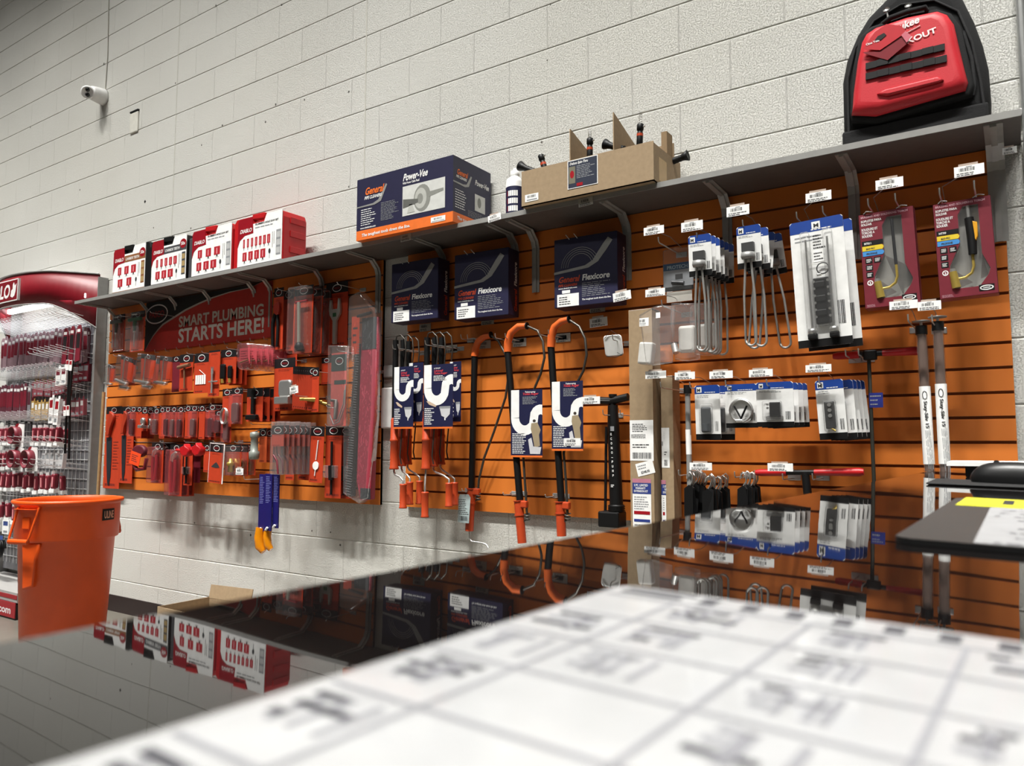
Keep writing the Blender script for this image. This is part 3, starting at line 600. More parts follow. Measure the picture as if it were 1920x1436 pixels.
# ------------------------------------------------------------------ dark coil-cable boxes
def coilbox(a,b_,c,d,label,side,Y=-.14):
    def fn(t,w,h):
        m = MB(); m.bbox(-w/2,w/2,0,.088,-h,0,NAVY,.003); m.build('box_body',t)
        s = MB(); y=-.0007; X=lambda u:-w/2+u*w; Z=lambda v:-h+v*h
        for k in range(4):
            a_ = w*(.30-.035*k); s.T=None
            pts=[(X(.42)+a_*math.cos(math.radians(g)), y, Z(.56)+h*(.28-.03*k)*math.sin(math.radians(g))) for g in range(10,185,12)]
            s.tube(pts,.0011,SILV,4,False)
        s.prism([(X(0),Z(.52)),(X(.5),Z(.57)),(X(.62),Z(.63)),(X(.78),Z(.84)),(X(.86),Z(.93)),(X(.93),Z(.88)),(X(.84),Z(.76)),(X(.70),Z(.60)),(X(.55),Z(.53)),(X(0),Z(.485))],y-.0004,y,SILV)
        s.text('General',X(.07),Z(.36),h*.085,y,mat('dark_orange_print','c0482a',.5),w=w*.33,it=.25); s.text('Flexicore',X(.45),Z(.36),h*.085,y,WHITE,w=w*.43,it=.12)
        s.text('PIPE CLEANERS',X(.07),Z(.30),h*.035,y,mat('dark_orange_print','c0482a',.5),w=w*.3,it=.2); s.text('www.drainbrain.com',X(.07),Z(.265),h*.02,y,WHITE,w=w*.3)
        s.lines(X(.45),X(.92),Z(.12),Z(.33),8,y,GREYP,.3); s.text('The toughest tools down the line.',X(.45),Z(.075),h*.025,y,WHITE,w=w*.45)
        s.rect(X(.05),X(.40),Z(.01),Z(.19),y,PAPER); s.lines(X(.08),X(.3),Z(.03),Z(.16),4,y-.0003,INK,.4); s.rect(X(.13),X(.26),Z(.20),Z(.245),y,PAPER)
        s.T = Matrix.Translation((w/2,0,0)) @ Matrix.Rotation(math.radians(90),4,'Z') @ Matrix.Rotation(math.radians(-90),4,'Y')
        s.text('Flexicore',-h*.55,-.068,.022,-.0007,WHITE,w=h*.36,it=.12); s.text('General',-h*.93,-.068,.022,-.0007,mat('dark_orange_print','c0482a',.5),w=h*.33,it=.12)
        s.build('printing',t)
        e = MB()
        for u in(.25,.38): e.tube([(X(u),.0,-.006),(X(u)-.004,-.012,.004),(X(u)-.008,-.016,.010)],.0016,WIRE,6)
        e.build('wire_tie',t)
    return hang('cable_box',label,'box',a,b_,c,d,Y,fn,None,roll=0,yaw=0.03)
coilbox(735,489,820,601,'first dark navy coiled cable box, at the left edge of the right panel',0)
coilbox(853,471,952,595,'second dark navy coiled cable box, above the empty pair of hooks',0)
coilbox(1040,441,1157,572,'third and largest dark navy coiled cable box, right of two brackets',0)

# ------------------------------------------------------------------ short urinal augers
def trapcard(t, w, h, x0, z0, y, small=True, tall=False):
    s = MB(); s.prism([(x0,z0),(x0+w,z0),(x0+w,z0+h),(x0,z0+h)],y,y+.0012,NAVY2); f=y-.0004
    X=lambda u:x0+u*w; Z=lambda v:z0+v*h; s.rect(X(0),X(1),Z(0),Z(.028),f,ORP)
    zt = .985 if small else .985; th=.21 if small else .24
    zc = .57 if small else .52; k = w/h if False else 1
    o=[];i_=[]
    cx, cz = (.42,.63) if small else (.50,.58); ra=.20*w; rb=.42*w
    pth=[(X(.14),Z(1.0)),(X(.14),Z(cz))]
    for g in range(180,331,15): pth.append((X(.45)+.31*w*math.cos(math.radians(g)), Z(cz)+.33*w*math.sin(math.radians(g))))
    for g in range(150,59,-18): pth.append((X(.95)+.22*w*math.cos(math.radians(g)), Z(cz)-.0*h+.22*w*math.sin(math.radians(g))))
    hw=.13*w; L=[];R=[]
    for q in range(len(pth)):
        a=pth[max(q-1,0)]; c=pth[min(q+1,len(pth)-1)]; dx,dz=c[0]-a[0],c[1]-a[1]; l=math.hypot(dx,dz); nx,nz=-dz/l*hw,dx/l*hw
        L.append((min(max(pth[q][0]+nx,X(0.01)),X(1)),min(pth[q][1]+nz,Z(1)))); R.append((min(max(pth[q][0]-nx,X(0.01)),X(1)),min(pth[q][1]-nz,Z(1))))
    vs=[(a,f,b) for a,b in L+R]; n=len(L); s.add(vs,[(q,q+1,n+q+1,n+q) for q in range(n-1)],PAPER)
    if small:
        s.text('6 FOOT',X(.35),Z(.93),h*.02,f,WHITE,w=w*.22,it=.2); s.text('Urinal',X(.35),Z(.885),h*.032,f,mat('card_red','c8404a',.5),w=w*.3,it=.2); s.text('Toilet Auger',X(.35),Z(.845),h*.032,f,mat('card_red','c8404a',.5),w=w*.45,it=.2)
        s.lines(X(.34),X(.8),Z(.74),Z(.83),4,f,WHITE,.5); s.lines(X(.04),X(.38),Z(.06),Z(.33),9,f,WHITE,.5)
        s.flat([(X(.55),Z(.34)),(X(.92),Z(.34)),(X(.90),Z(.22)),(X(.78),Z(.16)),(X(.62),Z(.2))],f-.0003,mat('porcelain_print','c9c9cc',.5)); s.rect(X(.55),X(.92),Z(.31),Z(.345),f-.0005,GREYP)
        s.flat([(X(.1),Z(.43)),(X(.2),Z(.43)),(X(.45),Z(.36)),(X(.42),Z(.335)),(X(.2),Z(.375))],f-.0003,mat('hand_print','c9b19a',.6)); s.rect(X(.72),X(.76),Z(.13),Z(.17),f-.0003,PAPER)
    else:
        s.text('Telescoping',X(.45),Z(.955),h*.022,f,WHITE,w=w*.33,it=.15); s.text('Toilet Auger',X(.38),Z(.92),h*.034,f,mat('card_red','c8404a',.5),w=w*.5,it=.2)
        s.lines(X(.38),X(.85),Z(.78),Z(.9),6,f,GREYP,.45); s.lines(X(.05),X(.5),Z(.05),Z(.36),12,f,WHITE,.45)
        KH=mat('khaki_print','9c8c70',.6); s.flat(ell(X(.75),Z(.535),w*.05,h*.022,10),f-.0004,mat('hair_print','3a3029',.6))
        s.flat([(X(.66),Z(.50)),(X(.85),Z(.51)),(X(.95),Z(.40)),(X(.90),Z(.33)),(X(.93),Z(.17)),(X(.76),Z(.14)),(X(.70),Z(.3)),(X(.64),Z(.42))],f-.0003,KH)
        s.flat([(X(.56),Z(.26)),(X(.66),Z(.29)),(X(.72),Z(.16)),(X(.97),Z(.15)),(X(.93),Z(.05)),(X(.62),Z(.05))],f-.0005,mat('porcelain_print','c9c9cc',.5))
    s.build('printed_card',t)
def auger_short(px, y0, y1, Y, label, card=None, grip=None, back=False):
    A = W(px,y0,Y); B = W(px,y1,Y); t = thing('urinal_auger',label,'drain auger',(A.x,Y,A.z),(0,0,0),'short drain augers in two bunches'); h = A.z-B.z
    MB().tube([(0,0,0),(0,0,-h*.66)],.0135,BLACK,12).build('guide_tube',t)
    MB().lathe([(0,-h),(.021,-h),(.022,-h+.006),(.019,-h+.012),(.018,-h*.79),(.0205,-h*.785),(.0205,-h*.77),(.018,-h*.765),(.017,-h*.62),(.012,-h*.6),(0,-h*.6)],TOOLO,n=18).build('handle_sleeve',t)
    b = MB(); b.tube([(0,0,-.005),(.01,-.004,.018),(.035,-.004,.022),(.058,-.002,.0),(.064,0,-.06),(.055,0,-.14),(.045,0,-h*.7),(.03,.005,-h*.9),(.035,.01,-h*.96)],.0032,mat('cable_steel','57544f',.4,.7),6); b.build('spring_cable',t)
    g0 = W(grip[0],grip[1],Y-.02); g1 = W(grip[0],grip[2],Y-.02); gx = g0.x-A.x; gt = g0.z-A.z; gb = g1.z-A.z
    crank = t
    c = MB(); c.tube([(0,0,-h+.004),(0,-.0,-h-.012),(gx*.15,-.004,-h-.024),(gx*.7,-.016,gt+.030 if gt+.03<-h-.01 else -h-.02),(gx,-.02,gt+.014),(gx,-.02,gt-.01)],.0045,STEEL,8); ck = c.build('crank_rod',t)
    MB().lathe([(0,gb),(.0175,gb),(.018,gb+.005),(.0155,gb+.009),(.015,gt-.009),(.017,gt-.004),(.015,gt),(0,gt)],TOOLO,(gx,-.02,0),18).build('crank_grip',ck)
    if card:
        c0 = W(card[0],card[3],Y-.02); c1 = W(card[2],card[1],Y-.02); trapcard(t, c1.x-c0.x, c1.z-c0.z, c0.x-A.x, c0.z-A.z, -.021)
auger_short(742,638,880,-.20,'frontmost short auger of the left bunch, with full printed trap card',(738,686,776,804),(756,907,953))
auger_short(756,638,874,-.15,'middle short auger of the left bunch, card half hidden',(766,679,794,794),(768.5,903,946))
auger_short(767,640,871,-.10,'rearmost short auger of the left bunch',None,(787,901,945))
auger_short(801,633,880,-.20,'frontmost short auger of the right bunch, grip hanging lowest',(794,681,850,804),(797,922,970))
auger_short(815,633,875,-.15,'middle short auger of the right bunch',None,(842,905,950))
auger_short(828,633,871,-.10,'rearmost short auger of the right bunch, card half hidden',(843,677,865,794),(852.5,904,947))

# ------------------------------------------------------------------ long telescoping augers
def auger_long(bend, tubeT, tubeB, bodyR, cable, card, Y, label, crank=None, tagr=None):
    o = W(tubeT[0],tubeT[1],Y); t = thing('toilet_auger',label,'drain auger',o,(0,0,0)); L = lambda px,py,dy=0:(lambda p:(p.x-o.x,dy,p.z-o.z))(W(px,py,Y+dy))
    MB().tube([L(*q) for q in bend],[.0125,.0145,.0155,.0165,.017][:len(bend)],mat('bend_orange','d9642a',.42),14).tube([L(*bend[0]),tuple(Vector(L(*bend[0]))+ (Vector(L(*bend[0]))-Vector(L(*bend[1])))*.12)],.0155,BLACK,12).build('bend_guard',t)
    MB().tube([L(*tubeT),L(*tubeB)],.0145,BLACK,14).build('guide_tube',t)
    a,b_,hw = bodyR; 
    m = MB(); m.tube([L(*a),L(*b_)],.019,TOOLO,16); p=Vector(L(*a)); q=Vector(L(*b_)); d=(q-p)
    m.tube([tuple(p+d*.0),tuple(p+d*.02)],.023,TOOLO,16).tube([tuple(p+d*.32),tuple(p+d*.36)],.022,TOOLO,16); m.bbox(p.x+.005,p.x+.045,-.012,.012,p.z-.03,p.z,TOOLO,.005); m.build('handle_sleeve',t)
    MB().tube([L(x,y,dy) for x,y,dy in cable],.0052,mat('cable_steel','57544f',.4,.7),8).build('spring_cable',t)
    cb = MB(); e = L(cable[-1][0],cable[-1][1],cable[-1][2]); cb.tube([(e[0]+.012*math.cos(k),e[1]+.008*math.sin(k),e[2]-.002*k) for k in [i*.6 for i in range(28)]],.0032,mat('cable_steel','57544f',.4,.7),5); cb.build('coil_head',t)
    if card:
        c0 = W(card[0],card[3],Y-.025); c1 = W(card[2],card[1],Y-.025); trapcard(t, c1.x-c0.x, c1.z-c0.z, c0.x-o.x, c0.z-o.z, -.022, False)
        if len(card) > 4:
            k = MB(); plate(k,c0.x-o.x+(c1.x-c0.x)*.66,c0.z-o.z+.035,-.0235,.075,.03,holder=False); k.build('price_sticker',t)
    if crank:
        c = MB(); c.tube([L(*q) for q in crank],.004,STEEL,8); c.build('crank_rod',t)
    if tagr:
        a0,b0,c0_,d0 = tagr; k = MB(); pp = [L(a0+4,b0,0),L(c0_-4,b0,0),L(c0_,b0+6,0),L(c0_-3,d0,0),L(a0,d0-2,0),L(a0+2,b0+6,0)]
        k.prism([(x,z) for x,_,z in pp],-.031,-.030,mat('pale_blue_tag','a9b9b9',.5)); xs=[x for x,_,z in pp]; zs=[z for x,_,z in pp]
        k.lines(min(xs)+.006,max(xs)-.006,min(zs)+.035,max(zs)-.02,9,-.0315,INK,.35); k.barcode(min(xs)+.012,max(xs)-.012,min(zs)+.01,min(zs)+.03,-.0315,INK,8); k.build('hang_tag',t)
auger_long([(920,628),(908,631),(897,640),(891,655),(890,668)],(890,667),(884,925),((884,915),(880,995),1),
  [(921,629,0),(935,640,-.01),(948,665,-.02),(954,700,-.02),(948,745,-.02),(926,810,-.01),(908,858,-.01),(898,900,0),(896,925,0)],None,-.06,'leftmost long auger, without card but with pale blue hang tag',
  crank=[(880,993),(880,1008),(884,1015),(905,1018),(912,1021),(916,1028)],tagr=(866,926,890,980))
auger_long([(987,611),(972,612),(958,624),(952,642),(952,660)],(952,659),(975,940),((972,938),(979,1018),1),
  [(990,612,0),(1008,620,-.01),(1018,640,-.02),(1021,670,-.02),(1014,700,-.02),(1003,726,-.01),(990,780,.004),(981,850,.0),(984,900,0),(988,962,0)],(957,729,1016,857),-.11,'middle long auger with printed trap card, card hanging lower')
auger_long([(1066,599),(1052,603),(1040,613),(1034,630),(1033,651)],(1033,650),(1053,945),((1050,940),(1053,1005),1),
  [(1069,601,0),(1086,612,-.01),(1097,635,-.02),(1100,665,-.02),(1094,695,-.02),(1084,714,-.01),(1070,780,.004),(1057,850,0),(1061,900,0),(1064,962,0)],(1034,713,1092,845,1),-.12,'right long auger with printed trap card and barcode sticker')

# ------------------------------------------------------------------ pump, packet, cartons
o = W(1147,770,-.08); t = thing('hand_pump','black upright hand pump with white vertical lettering','pump',o)
L = lambda px,py,dy=0:(lambda p:(p.x-o.x,dy,p.z-o.z))(W(px,py,-.08+dy))
MB().tube([L(1149,760),L(1150,800),L(1156,955)],[.020,.023,.026],BLACK,16).build('pump_barrel',t)
MB().tube([L(1100,746),L(1125,751),L(1146,752),L(1178,744)],[.012,.015,.016,.015],BLACK,12).tube([L(1149,740),L(1149,775)],.012,BLACK,12).tube([L(1149,739),L(1149,744)],.016,BLACK,12).build('t_handle',t)
MB().tube([L(1137,800,.01),L(1135,960,.01)],.006,BLACK,8).build('outlet_hose',t)
a=L(1128,957); c=L(1167,989); MB().bbox(a[0],c[0],-.035,.04,c[2],a[2],BLACK,.006).lathe([(.030,a[2]),(.034,a[2]+.004),(.030,a[2]+.008),(.034,a[2]+.012),(.030,a[2]+.016),(.034,a[2]+.02),(.028,a[2]+.026)],BLACK,((L(1156,955))[0],0,0),16).build('base_block',t)
s = MB()
for k,ch in enumerate('ECONO-PUMP'):
    q = L(1144+k*.45,816+k*8.6,-.0285); s.text(ch,q[0],q[2],.009,-.0285,WHITE,w=.007)
q = L(1146,808,-.0285); s.rect(q[0]-.004,q[0]+.012,q[2]+.0,q[2]+.018,-.0285,GREYP); q=L(1148,908,-.0285); s.lines(q[0]-.006,q[0]+.01,q[2]-.012,q[2],2,-.0285,WHITE,.6); s.build('lettering',t)
def packet(t,w,h):
    MB().puff(rr(-w/2,w/2,-h,0,.012),-.004,.004,.004,mat('pearl_white','e9e9e6',.18),True,3).build('pouch',t)
    MB().tube([(-w*.4,-.006,-h*.12),(0,-.007,.02),(w*.45,-.006,-h*.1)],.001,BLACK,5).tube([(-w*.45,-.003,-h*.98),(w*.1,-.006,-h*1.04),(w*.45,-.003,-h*.95)],.0012,BLACK,5).tube([(w*.2,-.006,-h*.82),(w*.4,-.006,-h*.95)],.001,BLACK,5).build('cord',t)
hang('packet','small glossy white packet hanging alone right of the third long auger','packet',1131,628,1165,668,-.13,packet,tilt=.25)
def tall_carton(pxl, pxr, y0, ytop, Y, dp, label, lab, lab2=None, blue=None, yb=1):
    a = W(pxl,800,Y); c = W(pxr,800,Y); zt = W((pxl+pxr)/2,ytop,Y).z
    t = thing('tall_carton',label,'carton',(a.x,Y,0)); w=c.x-a.x
    MB().box(0,w,0,dp,0,zt,CARDB).box(0,w,.001,dp,zt-.004,zt+.001,PAPER).build('carton_body',t)
    for nm,r_ in (('shipping_label',lab),):
        p=W(r_[0],r_[1],Y); q=W(r_[2],r_[3],Y); s=MB(); x0,x1,z1,z0=p.x-a.x,q.x-a.x,p.z,q.z
        x0=max(x0,.0); x1=min(x1,w); s.rect(x0,x1,z0,z1,-.0008,PAPER); H_=z1-z0; s.lines(x0+.01,x1-.02,z1-H_*.30,z1-H_*.08,5,-.0012,INK,.4)
        for k in range(6): s.barcode(x0+.006,x1-.03,z1-H_*(.36+k*.018),z1-H_*(.346+k*.018),-.0012,INK,26)
        s.lines(x0+.01,x1-.01,z0+H_*.3,z0+H_*.42,2,-.0012,INK,.4); s.barcode(x0+.01,x1-.008,z0+H_*.05,z0+H_*.2,-.0012,INK,22); s.build(nm,t)
    if lab2:
        p=W(*lab2,Y); s=MB(); s.T=Matrix.Translation((p.x-a.x,0,p.z))@Matrix.Rotation(-.25,4,'Y'); s.rect(-.035,.035,-.024,.024,-.001,PAPER).lines(-.028,.02,-.002,.018,2,-.0014,GREYP,.4).text('$248.95',-.02,-.016,.009,-.0014,INK,w=.035); s.build('price_sticker',t)
    if blue:
        p=W(blue[0],blue[1],Y); q=W(blue[2],blue[3],Y); x0,x1,z1,z0=p.x-a.x,min(q.x-a.x,w),p.z,q.z; H_=z1-z0; s=MB(); s.rect(x0,x1,z0,z1,-.0008,PAPER); s.rect(x0,x1,z1-H_*.28,z1-H_*.08,-.0012,mat('label_blue','2a3a80',.5)); s.text('2 PC. LIMITED',x0+.006,z1-H_*.14,.008,-.0016,WHITE,w=(x1-x0)*.75); s.text('WARRANTY',x0+.012,z1-H_*.195,.008,-.0016,WHITE,w=(x1-x0)*.55); s.text('EXTENSION KIT',x0+.006,z1-H_*.25,.008,-.0016,WHITE,w=(x1-x0)*.75)
        s.rect(x0,x1,z1-H_*.075,z1,-.0012,mat('pinkish','b9778a',.5)); s.lines(x0+.006,x1-.006,z1-H_*.58,z1-H_*.32,6,-.0012,GREYP,.4); s.rect(x0+.005,x1-.005,z1-H_*.66,z1-H_*.6,-.0014,REDP); s.rect(x0+.005,x1-.005,z1-H_*.8,z1-H_*.75,-.0014,mat('label_blue','2a3a80',.5)); s.lines(x0+.006,x1-.006,z0,z1-H_*.83,3,-.0012,GREYP,.4); s.build('warranty_label',t)
tall_carton(1181,1225,0,580,-.165,.075,'tall narrow brown carton with shipping and blue warranty labels',(1180,788,1226,864),(1210,878),(1186,897,1222,1000))
tall_carton(1240,1262,0,705,-.125,.07,'second tall brown carton half hidden behind the first one',(1240,802,1256,877),None,(1240,900,1250,1000))

# ------------------------------------------------------------------ clear parts bags and pack on the right panel
def clearbag(t,w,h):
    pts=[(-w/2,-.03),(-w*.1,-.005),(w*.1,0),(w*.5,-.01),(w*.46,-h*.5),(w*.42,-h*.97),(-w*.1,-h),(-w*.30,-h*.98),(-w*.42,-h*.5)]
    MB().puff(pts,-.012,.012,.012,CLEAR2,True,3).build('bag_film',t)
    m=MB(); m.T=Matrix.Rotation(.1,4,'Y'); m.bbox(-w*.38,w*.0,-.010,.028,-h*.98,-h*.62,mat('grey_white_plastic','c4c2bd',.5),.006); m.build('plastic_part',t)
    s=MB(); s.rect(-w*.46,-w*.2,-.075,-.045,-.0135,PAPER).barcode(-w*.45,-w*.3,-.06,-.05,-.014,INK,8).lines(-w*.45,-w*.22,-.073,-.062,2,-.014,GREYP,.4).rect(-w*.0,w*.12,-.05,-.03,-.0135,PAPER); s.build('bag_label',t)
hang('parts_bag','clear bag holding a square grey-white part, in front of the tall brown carton','plastic bag',1200,572,1268,686,-.25,clearbag,tilt=-.05)
def clearbag2(t,w,h):
    MB().puff([(-w*.4,0),(w*.5,-.01),(w*.5,-h*.98),(w*.1,-h),(-w*.3,-h*.97),(-w*.45,-h*.3)],-.014,.012,.012,CLEAR2,True,3).build('bag_film',t)
    MB().bbox(-w*.2,w*.35,-.008,.02,-h*.85,-h*.4,mat('grey_white_plastic','c4c2bd',.5),.01).tube([(-w*.35,0,-h*.7),(-w*.25,-.01,-h*.85)],.012,STEEL,10).build('plastic_part',t)
hang('parts_bag','second clear parts bag, behind the front one','plastic bag',1255,566,1312,678,-.20,clearbag2)
hang('parts_bag','third clear parts bag, furthest right behind the heating element rods','plastic bag',1290,566,1352,668,-.10,clearbag2)
def protech(t,w,h):
    MB().prism([(-w/2,-h),(w/2,-h),(w/2,-h*.36),(-w/2,-h*.36)],-.001,.001,mat('grey_card','8f9296',.5)).rect(-w/2,w/2,-h*.52,-h*.36,-.0014,mat('teal_blue','20466a',.5)).text('PROTECH',-w*.38,-h*.49,h*.08,-.0018,mat('pale_text','9fb2c0',.5),w=w*.7).rect(-w/2,w/2,-h*1.0,-h*.9,-.0014,BLACK).rect(-w*.1,w*.15,-h*.74,-h*.62,-.0014,INK).rect(-w*.4,w*.45,-h*1.25,-h*1.02,-.0016,mat('grey_label','aeaaa2',.5)).build('pack_card',t)
    MB().puff([(-w*.5,-h*.05),(-w*.1,0),(w*.5,-.01),(w*.5,-h*1.02),(-w*.5,-h*1.02)],-.01,.004,.006,CLEAR,True,3).build('bag_film',t)
    MB().tube([(-w*.2,-.006,-h*.8),(w*.2,-.006,-h*.85)],.008,DMET,8).build('metal_part',t)
hang('parts_pack','bagged grey pack with dark blue band left of the heating elements','pack',1244,463,1300,545,-.12,protech)

def mtk(b, w, h, head=.13, foot=.1, y=-.001, logo=True):
    b.prism(rr(-w/2,w/2,-h,0,.008),y,y+.0012,WHITE); b.flat([(-w/2,-h*head),(w/2,-h*head)]+[(w/2,-.008),(w/2-.008,0),(-w/2+.008,0),(-w/2,-.008)],y-.0004,BLUE)
    if logo: b.rect(-w*.42,-w*.42+h*head*.62 if w>h*.3 else -w*.1,-h*head*.85,-h*head*.2,y-.0008,WHITE); b.text('M',-w*.40,-h*head*.75,h*head*.38,y-.0012,INK,w=h*head*.4)
    b.lines(-w*.1,w*.42,-h*head*.95,-h*head*.75,1,y-.0008,WHITE,.4); b.rect(-w/2,w/2,-h,-h*(1-foot),y-.0004,BLACK)
    b.lines(-w*.42,w*.2,-h*(head+.08),-h*(head+.02),2,y-.0004,GREYP,.35); b.barcode(w*.28,w*.42,-h*.84,-h*.66,y-.0006,INK,5)
def element(t,w,h):
    b=MB(); mtk(b,w,h,.2,.14,logo=True); b.build('backing_card',t)
    u=MB(); zz=-h*.62; u.box(-.02,.02,-.020,-.003,zz,zz+.03,mat('screw_plug','3c3c3c',.5)).lathe([(0,zz-.004),(.022,zz-.004),(.024,zz-.018),(.021,zz-.026),(0,zz-.026)],SILV,(0,-.014,0),12); u.build('screw_plug',t)
    H_=.30; r_=.018; v=MB(); pts=[(-.008,-.014,zz-.02),(-r_,-.014,zz-H_*.5),(-r_,-.014,zz-H_)]+[(r_*math.cos(math.radians(g)),-.014,zz-H_+r_*math.sin(math.radians(g))) for g in range(180,361,30)]+[(r_,-.014,zz-H_*.5),(.008,-.014,zz-.02)]
    v.tube(pts,.0042,mat('element_metal','adaca8',.32,.5),8); v.build('heating_rod',t)
e0=hang('heating_element','frontmost carded heating element of the left stack','heating element',1291,440,1334,517,-.245,element,'carded heating elements on two hooks',tilt=.04)
def stack(e0,n,dx,dy,dz,label,group,rnd=.02):
    out=[]
    for k in range(1,n):
        out.append(dup(e0,(e0.location.x+dx*k+random.uniform(-.002,.002),e0.location.y+dy*k,e0.location.z+dz*k),(random.uniform(-.02,.05),random.uniform(-rnd,rnd),random.uniform(-.08,.08)),label,group))
    return out
stack(e0,6,.004,.036,0,'carded heating element stacked behind the front one on the left element hook','carded heating elements on two hooks')
e1=dup(e0,W(1403,423,-.24),(.04,.0,-.05),'frontmost carded heating element of the right stack','carded heating elements on two hooks')
for k,(rr_,dy) in enumerate(((-.03,.05),(.09,.11),(-.12,.16))): dup(e0,Vector(e1.location)+Vector((.01+.008*k,dy,0)),(0,rr_,.1),'carded heating element splayed behind the front one of the right stack','carded heating elements on two hooks')
def bigblister(t,w,h):
    b=MB(); mtk(b,w,h,.095,.06,logo=False); b.rect(-w*.08,w*.08,-h*.075,-h*.02,-.0022,WHITE).text('M',-w*.05,-h*.065,h*.03,-.0026,INK,w=w*.1).lines(-w*.08,w*.15,-h*.24,-h*.12,5,-.0018,INK,.4).rect(-w*.10,w*.12,-h*.34,-h*.25,-.0018,PAPER).lines(-w*.08,w*.1,-h*.33,-h*.26,3,-.0022,INK,.4); b.build('backing_card',t)
    MB().puff(rr(-w*.3,-w*.12,-h*.93,-h*.1,.008),-.028,-.002,.006,BLIS,True,2).puff(rr(w*.12,w*.3,-h*.93,-h*.1,.008),-.028,-.002,.006,BLIS,True,2).puff(rr(-w*.2,w*.22,-h*.85,-h*.36,.008),-.022,-.002,.006,BLIS,True,2).build('clear_blister',t)
    m=MB(); m.tube([(.012+.018*math.cos(math.radians(g)),-.01,-h*.40+.018*math.sin(math.radians(g))) for g in range(0,361,24)],.002,BLACK,6)
    m.bbox(-w*.12,w*.16,-.016,-.003,-h*.83,-h*.47,BLACK,.004)
    for k in range(3): m.bbox(-w*.1,w*.1,-.02,-.015,-h*(.55+k*.11),-h*(.50+k*.11),BLACK,.003)
    m.build('thermostat',t)
    s=MB()
    for k in range(6):
        for sx in(-1,1): s.tube([(sx*w*.13+.004,-.012,-h*(.50+k*.055)),(sx*w*.13+.004,-.020,-h*(.50+k*.055))],.0042,STEEL,8)
    s.bbox(-.006,.008,-.018,-.014,-h*.46,-h*.44,STEEL,.002); s.build('screw',t)
    for sx in (-1,1):
        r_=MB(); r_.tube([(sx*w*.2,-.014,-h*.87),(sx*w*.2,-.014,-h*.16)],.0035,STEEL,8).lathe([(0,-h*.9),(.014,-h*.9),(.015,-h*.88),(.013,-h*.86),(0,-h*.86)],STEEL,(sx*w*.2,-.014,0),12).bbox(sx*w*.2-.014,sx*w*.2+.014,-.024,-.004,-h*.945,-h*.9,BLACK,.003); r_.build('element_rod',t)
bb=hang('element_kit','big white blister with blue top, rods and black thermostat, front one','blister pack',1483,410,1584,650,-.245,bigblister,'large white element kits',roll=-.045)
dup(bb,Vector(bb.location)+Vector((.018,.05,-.004)),(0,-.05,0),'big white blister behind the front element kit','large white element kits')
